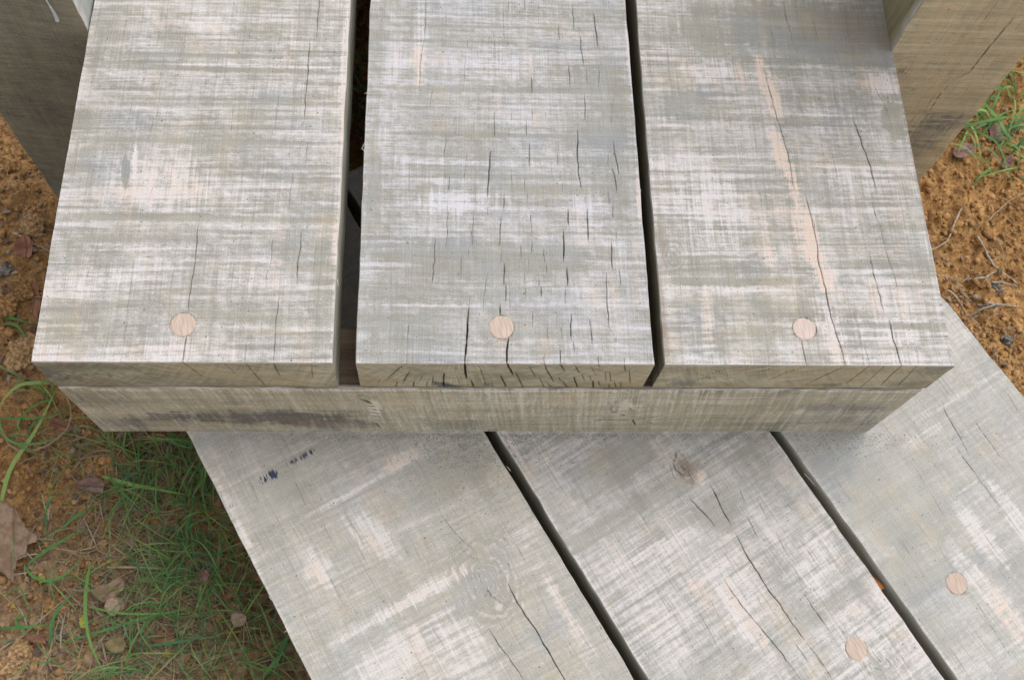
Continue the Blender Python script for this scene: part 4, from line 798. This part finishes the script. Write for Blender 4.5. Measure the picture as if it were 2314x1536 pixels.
def hero(pts, hw, rd, lift=.012):
    n = 14; P = np.array([gp(*p) for p in pts]); L = np.concatenate([[0], np.cumsum(np.linalg.norm(np.diff(P, axis=0), axis=1))]); s = np.linspace(0, L[-1], n)
    xx = np.interp(s, L, P[:, 0]); yy = np.interp(s, L, P[:, 1])
    for _ in range(2): xx[1:-1] = (xx[:-2] + 2 * xx[1:-1] + xx[2:]) / 4; yy[1:-1] = (yy[:-2] + 2 * yy[1:-1] + yy[2:]) / 4
    gz = max(ZG, float(np.max(ground_z(xx, yy)))); 
    return np.stack([xx, yy, gz + .001 + lift * np.sin(np.linspace(.15, 2.9, n))], -1), hw * .7, rd
blades += [hero(*h) for h in [
 ([(0, 1175), (22, 1110), (35, 1060), (70, 1025), (105, 965), (128, 900), (138, 870)], .0032, .78), ([(0, 725), (40, 732), (88, 745)], .0022, .05), ([(10, 735), (50, 745), (80, 790)], .0020, .1), ([(140, 872), (60, 882), (20, 915), (2, 945)], .0024, .78), ([(2, 940), (18, 1000), (60, 1018), (130, 1008), (190, 960)], .0016, .95),
 ([(5, 950), (60, 958), (120, 955), (175, 930)], .0014, .1), ([(205, 1270), (200, 1340), (202, 1400), (212, 1460), (245, 1536)], .0024, .62), ([(70, 1278), (130, 1245), (190, 1210), (222, 1190)], .0020, .1), ([(60, 1280), (85, 1310), (130, 1322), (170, 1300), (205, 1245)], .0019, .2), ([(116, 1465), (122, 1410), (145, 1370), (185, 1325)], .0024, .35),
 ([(135, 1200), (180, 1170), (230, 1140)], .0018, .15), ([(0, 1420), (70, 1418), (130, 1410)], .0018, .1), ([(145, 1450), (230, 1430), (330, 1400), (420, 1380)], .0018, .3), ([(200, 1370), (280, 1390), (370, 1390), (440, 1370)], .0014, .62), ([(230, 1075), (300, 1100), (360, 1110), (430, 1120)], .0026, .78), ([(240, 1070), (290, 1125), (340, 1170)], .002, .1),
 ([(470, 1060), (540, 1120), (600, 1160)], .0016, .3), ([(420, 1210), (440, 1150), (450, 1120)], .0019, .1), ([(590, 1536), (640, 1480), (665, 1440)], .0026, .5), ([(20, 1340), (60, 1330), (78, 1395)], .0011, .1), ([(60, 1390), (38, 1400), (78, 1445)], .0019, .1), ([(330, 1460), (440, 1450), (500, 1420)], .0017, .4), ([(280, 1240), (330, 1300), (420, 1290)], .0013, .0),
 ([(360, 990), (430, 1020), (480, 1000)], .0016, .5), ([(2212, 225), (2260, 300), (2285, 350)], .0028, .62), ([(2145, 300), (2210, 290), (2280, 275), (2314, 268)], .0026, .1), ([(2180, 290), (2240, 330), (2270, 400), (2290, 440)], .0018, .1), ([(2230, 275), (2285, 335), (2300, 360)], .0016, .3), ([(2100, 325), (2170, 350), (2220, 400)], .0012, .7), ([(2270, 125), (2314, 145)], .0022, .4)]]
# keep every blade clear of the boards of the lower step
def clear(b):
    p = np.asarray(b[0]); n = p[:, 0] * nrm[0] + p[:, 1] * nrm[1]; s = p[:, 0] * drc[0] + p[:, 1] * drc[1]
    return not np.any((n > -.135) & (n < .50) & (s < .23) & (p[:, 2] > ZL - T - .01))
blades = [b for b in blades if clear(b)]
ribbons('grass', blades, M_grass, 'green grass blades and tufts growing in the clay soil', 'grass')
straw = []
for _ in range(2000):
    u = random.triangular(0, 640, 330); v = random.uniform(950, 1536); x, y = gp(u, v)
    straw.append(blade(x, y, random.uniform(.012, .05), random.uniform(-3.14, 3.14), random.uniform(0, .004), random.uniform(.0002, .0006), random.gauss(0, .9), n=6))
for _ in range(150):
    u = random.uniform(2100, 2314); v = random.uniform(560, 900); x, y = gp(u, v)
    straw.append(blade(x, y, random.uniform(.008, .035), random.uniform(-3.14, 3.14), random.uniform(0, .003), random.uniform(.0002, .0005), random.gauss(0, .9), n=6))
for _ in range(70):
    u = random.uniform(0, 130); v = random.uniform(300, 950); x, y = gp(u, v)
    straw.append(blade(x, y, random.uniform(.008, .035), random.uniform(-3.14, 3.14), random.uniform(0, .003), random.uniform(.0002, .0005), random.gauss(0, .9), n=6))
straw += [hero(*h) for h in [([(0, 1480), (70, 1420), (150, 1350), (200, 1320)], .0014, .6, .004), ([(5, 960), (15, 1010), (60, 1040), (140, 1010), (185, 960), (160, 900), (100, 830)], .0012, .62, .008), ([(340, 1536), (400, 1480), (480, 1400)], .0010, .3, .004), ([(240, 1280), (330, 1282), (430, 1290)], .0013, .7, .004), ([(230, 1450), (245, 1510)], .0013, .62, .003),
   ([(380, 1400), (480, 1390), (560, 1370)], .0012, .5, .003), ([(150, 1330), (200, 1335), (290, 1325)], .001, .62, .003), ([(540, 1350), (565, 1310), (590, 1290)], .0010, .4, .003)]]
ribbons('dry_straw', straw, M_straw, 'dry tan grass stalks lying loose on the soil', 'straw')

M_frag = g_mat('brown_leaf_fragment', [(.13, .07, .045), (.24, .15, .095), (.33, .24, .17), (.17, .10, .07), (.10, .07, .055), (.38, .30, .22)], .8, 0)
frag = []
for _ in range(520):
    if random.random() < .8: u = random.triangular(0, 660, 330); v = random.uniform(930, 1536)
    elif random.random() < .5: u = random.uniform(2080, 2314); v = random.uniform(560, 860)
    else: u = random.uniform(0, 110); v = random.uniform(420, 860)
    x, y = gp(u, v); p_, h_, r_2 = blade(x, y, random.uniform(.004, .014), random.uniform(-3.14, 3.14), random.uniform(0, .004), random.uniform(.0008, .0028), random.gauss(0, 1.2), n=5); frag.append((p_, h_, r_2))
ribbons('leaf_litter', [b for b in frag if clear(b)], M_frag, 'small brown scraps of dead leaf scattered on the soil', 'leaf litter')

# ------------------------------------------------------------------ leaves
def leaf_mat(name, c1, c2, c3=(.1, .06, .04)):
    g = NG(name); P = g.coord(); X, Y, Z = g.sep(P)
    c_ = g.mix(g.ss(g.noise(P, 3, .6, 110), .35, .65), c1, c2); c_ = g.mix(g.ss(g.noise(P, 2, .6, 480), .60, .72, 0, .6), c_, c3)
    c_ = g.mix(g.attr('vein'), c_, c3); g.l.new(c_, g.b.inputs['Base Color']); g.bump(g.noise(P, 3, .6, 600), .7, .0006); g.b.inputs['Roughness'].default_value = .7; return g.m
def leaf(pts, mat, label, curl=.004, z=None, vein=None, seed=0, name='dead_leaf', dz=.004, th=.0004, fold=.0):
    """outline in photo pixels on the ground plane, made as a dished thin solid with its own origin"""
    zg = (ZG + .004) if z is None else z
    P = np.array([bp(*p, zg) for p in pts]); c0 = P.mean(0); P = P - c0
    # densify outline
    n = len(P); out = []
    for i in range(n):
        for k in range(3): out.append(P[i] + (P[(i + 1) % n] - P[i]) * k / 3)
    P = np.array(out); n = len(P); rs = np.random.default_rng(seed); P += rs.normal(0, .00025, P.shape)
    R_ = 8; V = [(0, 0, 0)]
    rmax = np.max(np.linalg.norm(P, axis=1))
    vp = np.array([bp(*p, zg) for p in vein]) - c0 if vein else None
    for r in range(1, R_ + 1):
        for p in P * (r / R_): V.append((p[0], p[1], 0))
    V = np.array(V)
    rr = np.linalg.norm(V[:, :2], axis=1) / rmax
    V[:, 2] = curl * rr ** 2 + (fbm(V[:, 0] * 60 + seed * 7, V[:, 1] * 60, seed, 3) - .5) * .008 * (.4 + rr)
    vn = np.zeros(len(V))
    if vp is not None:
        a, b = vp[0], vp[-1]; ab = b - a; L = np.linalg.norm(ab); t = ((V[:, :2] - a) @ ab) / L ** 2; q = a + np.clip(t, 0, 1)[:, None] * ab
        d = np.linalg.norm(V[:, :2] - q, axis=1); vn = np.clip(1 - d / .0012, 0, 1)
        V[:, 2] += np.minimum(d, .02) * fold
        side = np.abs(((t * L - d * 1.0) * 90) % 1 - .5); vn = np.maximum(vn, np.clip((.07 - side) / .07, 0, 1) * .45 * (d < rmax))
    if z is None:
        gzv = ground_z(V[:, 0] + c0[0], V[:, 1] + c0[1]); zz = float(np.percentile(gzv, 80)) + dz + (.006 if -.32 < c0[0] < -.05 and c0[1] < .1 else 0)
    else: zz = z
    Fc = [(0, 1 + i, 1 + (i + 1) % n) for i in range(n)]
    for r in range(R_ - 1):
        for i in range(n):
            a = 1 + r * n + i; b = 1 + r * n + (i + 1) % n; Fc.append((a, a + n, b + n, b))
    me = bpy.data.meshes.new(name); me.from_pydata([tuple(map(float, v)) for v in V], [], Fc); me.materials.append(mat)
    at = me.attributes.new('vein', 'FLOAT', 'POINT'); at.data.foreach_set('value', vn.astype(np.float32))
    me.polygons.foreach_set('use_smooth', np.ones(len(me.polygons), bool)); me.update()
    o = bpy.data.objects.new(name, me); scene.collection.objects.link(o); o.location = (float(c0[0]), float(c0[1]), zz)
    md = o.modifiers.new('thickness', 'SOLIDIFY'); md.thickness = th
    tag(o, label, 'leaf'); return o
L_tan = leaf_mat('dry_tan_leaf', (.22, .14, .085), (.34, .24, .165), (.13, .07, .045))
L_red = leaf_mat('dry_red_leaf', (.20, .085, .05), (.33, .16, .10), (.08, .035, .025))
L_pur = leaf_mat('dry_purple_leaf', (.19, .10, .085), (.31, .19, .165), (.09, .045, .04))
L_or = leaf_mat('orange_leaf', (.33, .10, .02), (.50, .19, .05), (.12, .05, .02))
L_yel = leaf_mat('yellow_leaf', (.33, .30, .05), (.45, .42, .10), (.30, .18, .05))
L_oli = leaf_mat('olive_leaf', (.16, .13, .06), (.27, .21, .10), (.08, .06, .03))
leaf([(-40, 1145), (20, 1138), (40, 1150), (55, 1175), (68, 1195), (80, 1207), (97, 1215), (95, 1230), (72, 1236), (66, 1256), (48, 1262), (42, 1290), (36, 1318), (22, 1305), (5, 1290), (-40, 1330)], L_tan, 'large curled tan leaf lying by the lower left edge of the picture', .006, vein=[(40, 1150), (36, 1240), (30, 1318)], seed=1, dz=.010, fold=.25)
leaf([(208, 1340), (222, 1325), (248, 1318), (272, 1302), (283, 1312), (282, 1330), (268, 1344), (252, 1358), (236, 1362), (218, 1352)], L_tan, 'small brown leaf with a crease under the loose wooden disc', .003, vein=[(280, 1310), (232, 1356)], seed=2)
leaf([(37, 562), (52, 545), (62, 536), (74, 545), (80, 560), (78, 585), (66, 592), (50, 582), (36, 580)], L_red, 'reddish brown leaf on bare clay left of the upper step', .004, vein=[(62, 538), (64, 590)], seed=3, fold=.3)
leaf([(70, 640), (90, 650), (96, 690), (90, 730), (78, 712), (82, 680), (74, 660)], L_red, 'thin reddish leaf tucked against the left side of the upper step', .003, seed=4)
leaf([(118, 958), (135, 950), (148, 962), (160, 958), (172, 972), (160, 985), (166, 975), (140, 982), (128, 970)], L_red, 'crumpled red brown leaf below the left end of the bearer', .005, seed=5, vein=[(120, 958), (168, 975)])
leaf([(2150, 345), (2172, 332), (2192, 336), (2200, 348), (2182, 356), (2172, 368), (2152, 362), (2146, 354)], L_pur, 'purplish dead leaf just right of the tan post', .004, vein=[(2150, 350), (2196, 342)], seed=6, fold=.3)
leaf([(2262, 380), (2272, 358), (2284, 350), (2292, 360), (2286, 372), (2272, 384)], L_pur, 'narrow purple brown leaf under the grass at the right edge', .004, vein=[(2264, 382), (2286, 352)], seed=7)
leaf([(2236, 285), (2262, 282), (2276, 296), (2268, 318), (2248, 325), (2236, 308)], L_pur, 'dull purple leaf beneath the green grass tuft on the right', .003, seed=8)
leaf([(2178, 240), (2196, 236), (2206, 246), (2196, 262), (2182, 264), (2174, 252)], L_pur, 'small purple leaf between the post and the grass tuft', .003, seed=18)
leaf([(390, 1375), (392, 1352), (402, 1330), (415, 1318), (417, 1332), (408, 1352), (396, 1372)], L_oli, 'slender olive leaf lying among grass near the lower step', .002, vein=[(390, 1375), (416, 1320)], seed=9)
leaf([(502, 1350), (520, 1325), (536, 1315), (540, 1335), (532, 1348), (512, 1358)], L_red, 'rust red leaf in the grass close to the lower step edge', .004, vein=[(502, 1352), (536, 1316)], seed=10)
leaf([(240, 1455), (258, 1440), (280, 1438), (290, 1455), (284, 1472), (262, 1476), (246, 1468)], L_oli, 'ragged olive brown leaf below the loose wooden disc', .003, seed=11)
leaf([(180, 1398), (186, 1388), (194, 1392), (200, 1404), (196, 1418), (184, 1418), (179, 1408)], L_yel, 'round yellow leaf beside a green grass blade', .0015, seed=12)
leaf([(95, 1315), (100, 1306), (110, 1306), (112, 1314), (106, 1320), (98, 1322)], L_yel, 'tiny yellow green leaf below the large tan leaf', .001, seed=13)
leaf([(345, 1440), (362, 1428), (392, 1430), (398, 1440), (372, 1448), (348, 1450)], L_red, 'brown ribbed leaf beside the long root at the bottom', .002, seed=14, vein=[(345, 1444), (396, 1436)])
leaf([(170, 1090), (196, 1078), (226, 1080), (238, 1094), (232, 1112), (208, 1110), (180, 1104)], L_pur, 'dark brown leaf half hidden by grass left of the lower step', .003, seed=15, vein=[(172, 1096), (234, 1100)])
leaf([(64, 1440), (82, 1432), (104, 1440), (112, 1456), (92, 1452), (74, 1450)], L_red, 'curled rusty leaf near the bottom left corner', .004, seed=16)
leaf([(455, 1300), (470, 1290), (480, 1300), (474, 1315), (460, 1318)], L_pur, 'small brown leaf in the thick grass beside the lower step', .003, seed=19)
zgap = ZL - .012
orl = leaf([(1968, 1306), (1976, 1303), (1986, 1310), (1996, 1322), (1998, 1330), (1990, 1334), (1984, 1324), (1976, 1314)], L_or, 'bright orange leaf stuck in the gap between two lower planks', .0035, z=ZL - .006, seed=17, fold=.3)

# ------------------------------------------------------------------ twigs
M_twig = mat_simple('dry_twig_bark', (.34, .27, .19), (.52, .45, .35), 300, .8)
M_twig2 = mat_simple('grey_twig_bark', (.25, .22, .19), (.42, .39, .35), 300, .8)
M_root = mat_simple('orange_root_bark', (.20, .125, .05), (.32, .21, .09), 200, .85)
def twig(paths, mat, label, r=.0011, lift=.003):
    tubes = []
    for pts in paths:
        P = np.array([gp(*p) for p in pts]); L = np.concatenate([[0], np.cumsum(np.linalg.norm(np.diff(P, axis=0), axis=1))]); n = max(6, len(P) * 3); s = np.linspace(0, L[-1], n)
        xx = np.interp(s, L, P[:, 0]); yy = np.interp(s, L, P[:, 1]); zz = ground_z(xx, yy)
        for _ in range(3): zz[1:-1] = (zz[:-2] + zz[1:-1] + zz[2:]) / 3
        xx[1:-1] += RNG.normal(0, .0004, n - 2); yy[1:-1] += RNG.normal(0, .0004, n - 2)
        tubes.append((np.stack([xx, yy, zz + lift], -1), list(np.linspace(r, r * .55, n) * RNG.uniform(.85, 1.15, n))))
    o = join_tubes('twig', tubes, mat); c0 = tubes[0][0][0]
    o.data.transform(Matrix.Translation(-Vector(map(float, c0)))); o.location = tuple(map(float, c0))
    tag(o, label, 'twig'); return o
twig([[(2173, 470), (2158, 510), (2150, 530), (2140, 545), (2106, 558)]], M_twig, 'pale bent twig on orange clay right of the upper step')
twig([[(2212, 530), (2232, 560), (2255, 592), (2285, 612), (2314, 630)]], M_twig, 'long pale forked twig reaching the right edge of the picture', .0013)
twig([[(2265, 602), (2235, 618), (2195, 622), (2180, 628), (2160, 612), (2130, 612)]], M_twig, 'knobbly twig lying across the soil between two pale twigs', .0012)
twig([[(2250, 628), (2280, 628), (2314, 634)]], M_twig, 'short straight pale twig below the forked twig', .0010)
twig([[(2152, 645), (2180, 670), (2200, 698)], ], M_twig, 'thin slanting straw coloured twig beside the plank corner', .0011)
twig([[(2222, 678), (2262, 679), (2314, 684)], [(2262, 680), (2235, 688), (2205, 700)]], M_twig2, 'grey branching twig pointing to the right edge', .0014)
twig([[(2176, 640), (2184, 655), (2205, 665), (2222, 678)]], M_twig2, 'fine curved grey twig joining the branching twig', .0007)
twig([[(30, 525), (55, 537), (72, 548), (95, 558), (115, 572)]], M_twig, 'brown stalk crossing the reddish leaf left of the upper step', .0013)
twig([[(0, 385), (22, 362), (44, 345)]], M_twig, 'short straw twig on clay by the dark post', .0009)
twig([[(2314, 435), (2285, 450), (2262, 470), (2230, 500)]], M_twig, 'hair thin twig on orange clay at the right', .0006)
twig([[(350, 1448), (420, 1444), (480, 1440), (540, 1425), (590, 1415)]], M_root, 'long orange root lying along the soil in the grass', .0020, .009)
twig([[(90, 512), (128, 520)]], M_twig, 'tiny pale stalk sticking out beside the upper step', .0005)

# ------------------------------------------------------------------ loose wooden discs (offcuts of the plugs)
def disc(u, v, r, h, rot, mat, label, side_mat=None):
    x, y = gp(u, v); n = 32; V = []
    rr = [r * (1 + .03 * math.sin(3 * a * 6.283 / n + 1)) for a in range(n)]
    for zz, f in ((h, .92), (h - .0006, 1), (0, 1)):
        for i in range(n): a = 2 * math.pi * i / n; V.append((rr[i] * f * math.cos(a), rr[i] * f * math.sin(a), zz))
    Fc = [np.arange(n)]
    for k in range(2):
        a = np.arange(n) + k * n; b = a + n; Fc.append(np.stack([a, b, np.roll(b, -1), np.roll(a, -1)], -1))
    Fc.append((np.arange(n) + 2 * n)[::-1])
    o = link_mesh('wooden_disc', V, Fc, [mat]); o.location = (x, y, float(ground_z(x, y)[0]) + .012); o.rotation_euler = rot
    tag(o, label, 'wooden disc'); return o
M_disc = mat_simple('pale_disc_wood', (.33, .225, .155), (.47, .345, .26), 420, .85, bump=.0008)
disc(265, 1368, .0079, .007, (.05, -.45, .5), M_disc, 'pale round wooden disc lying loose beside a brown leaf')
disc(541, 1396, .0066, .006, (.6, .3, .2), M_disc, 'small pale wooden disc tilted in the grass near the lower step')

# ------------------------------------------------------------------ stones and big clods
M_stone = mat_simple('pale_stone', (.26, .155, .07), (.52, .34, .18), 260, .95, bump=.0035)
M_clod = mat_simple('clay_lump', (.20, .11, .045), (.48, .28, .115), 260, .95, bump=.004)
M_flint = mat_simple('grey_flint', (.10, .095, .09), (.30, .27, .23), 120, .7, bump=.001)
def rock(u, v, s, mat, label, sq=(1, 1, .7), seed=0, name='stone', cat='stone'):
    rs = np.random.default_rng(seed + 50); x, y = gp(u, v)
    V, Fq = IV.copy(), [tuple(f) for f in IF]
    me = bpy.data.meshes.new(name); V = V * (1 + rs.normal(0, .12, (len(V), 1))) * np.array(sq) * s
    me.from_pydata([tuple(map(float, p)) for p in V], [], Fq); me.materials.append(mat); me.polygons.foreach_set('use_smooth', np.ones(len(me.polygons), bool)); me.update()
    o = bpy.data.objects.new(name, me); scene.collection.objects.link(o); o.location = (x, y, float(ground_z(x, y)[0]) + s * .2); o.rotation_euler = (0, 0, rs.uniform(0, 6))
    m = o.modifiers.new('s', 'SUBSURF'); m.levels = 2; m.render_levels = 3
    t = bpy.data.textures.new('lump_noise', 'CLOUDS'); t.noise_scale = s * .35; t.noise_depth = 3
    d = o.modifiers.new('d', 'DISPLACE'); d.texture = t; d.strength = s * .8; d.mid_level = .5
    tag(o, label, cat); return o
rock(75, 512, .013, M_stone, 'pale clay stone left of the upper step front', seed=1)
rock(22, 700, .014, M_clod, 'rounded clay clod above the green blade at left', seed=2, name='clay_clod', cat='clod')
rock(60, 665, .009, M_clod, 'small clay clod beside the thin red leaf', seed=3, name='clay_clod', cat='clod')
rock(12, 610, .008, M_flint, 'dark grey pebble at the left edge on clay', seed=4)
rock(62, 800, .018, M_stone, 'broad flat pale clay lump level with the front of the upper step', (1.2, .9, .5), seed=5)
rock(115, 1365, .011, M_clod, 'orange clay lump between large leaf and yellow leaf', seed=6, name='clay_clod', cat='clod')
rock(50, 345, .022, M_clod, 'big cracked clay clod below the dark post', (1.2, 1, .45), seed=7, name='clay_clod', cat='clod')
rock(2290, 760, .007, M_flint, 'dark pebble near the branching grey twig', seed=8)
rock(2180, 635, .005, M_stone, 'small pale stone between the twigs right of the plank', (1, 1, .5), seed=9)
rock(2268, 637, .006, M_flint, 'flat grey pebble by the short straight twig', (1.2, .8, .5), seed=10)
rock(20, 1500, .014, M_stone, 'pale stone in the bottom left corner', (1.2, 1, .6), seed=11)
rock(45, 1475, .012, M_stone, 'yellowish stone touching the pale corner stone', seed=12)
rock(130, 1425, .006, M_flint, 'small grey chip near the curled rusty leaf', (1.2, .8, .5), seed=13)

# ------------------------------------------------------------------ sawdust on the boards
dust = []; dsz = []
def dust_area(u, v, ru, rv, n, z):
    for _ in range(n):
        x, y = bp(u + random.gauss(0, ru), v + random.gauss(0, rv), z)
        if y > YB - .002 and z < -.1: continue
        nn = x * nrm[0] + y * nrm[1]
        if z < -.1 and (nn < -.123 or .076 < nn < .089 or .281 < nn < .292 or nn > .488): continue
        dust.append((x, y, z + .0002)); dsz.append(random.uniform(.00018, .00042))
dust_area(1080, 1020, 90, 30, 1500, ZL); dust_area(1200, 984, 400, 7, 2600, ZL); dust_area(1050, 1120, 90, 60, 500, ZL); dust_area(700, 990, 150, 10, 300, ZL); dust_area(1880, 1000, 90, 16, 500, ZL)
M_dust = mat_simple('grey_green_sawdust', (.22, .23, .20), (.40, .41, .37), 900, .95, bump=0)
D = np.array(dust)
scatter_blobs('sawdust', D, np.array(dsz), M_dust, 'fine grey sawdust lying on the lower step beside the bearer', 'sawdust', .6, .25)
# pale splinters on the dust
spl = []
for u, v, L, hd, zz_ in [(828, 213, .003, .2, 0), (822, 330, .005, 1.2, 0), (820, 340, .004, 2.4, 0), (1415, 92, .004, -1, 0), (1417, 122, .003, -.9, 0), (1446, 430, .004, -1.2, 0), (1447, 498, .003, -.8, 0), (764, 640, .006, -1.4, 0)] + [(*q_, ZL) for q_ in [(1110, 1012, .003, 1.4), (1150, 1060, .006, -.9), (566, 1255, .004, 0.2), (612, 1352, .005, -.9), (648, 1425, .004, .5), (1185, 988, .008, 1.0), (1040, 1000, .009, .05), (935, 1080, .004, 1.0), (955, 1083, .004, -.5), (1090, 1150, .004, 1.0), (793, 990, .006, 1.2), (1830, 1085, .014, -.95), (1000, 1030, .003, .3), (1110, 1008, .003, 1.4)]]:
    x, y = bp(u, v, zz_); pts = [(x + math.cos(hd) * L * (t - .5) , y + math.sin(hd) * L * (t - .5), zz_ + .0006 + .0008 * math.sin(t * 3.1)) for t in np.linspace(0, 1, 6)]
    spl.append((pts, .0002, random.random()))
M_spl = g_mat('pale_splinter', [(.6, .55, .46), (.7, .66, .58), (.5, .45, .36)], .8, 0)
ribbons('wood_splinters', spl, M_spl, 'pale hair thin splinters on the boards and their edges', 'splinters')
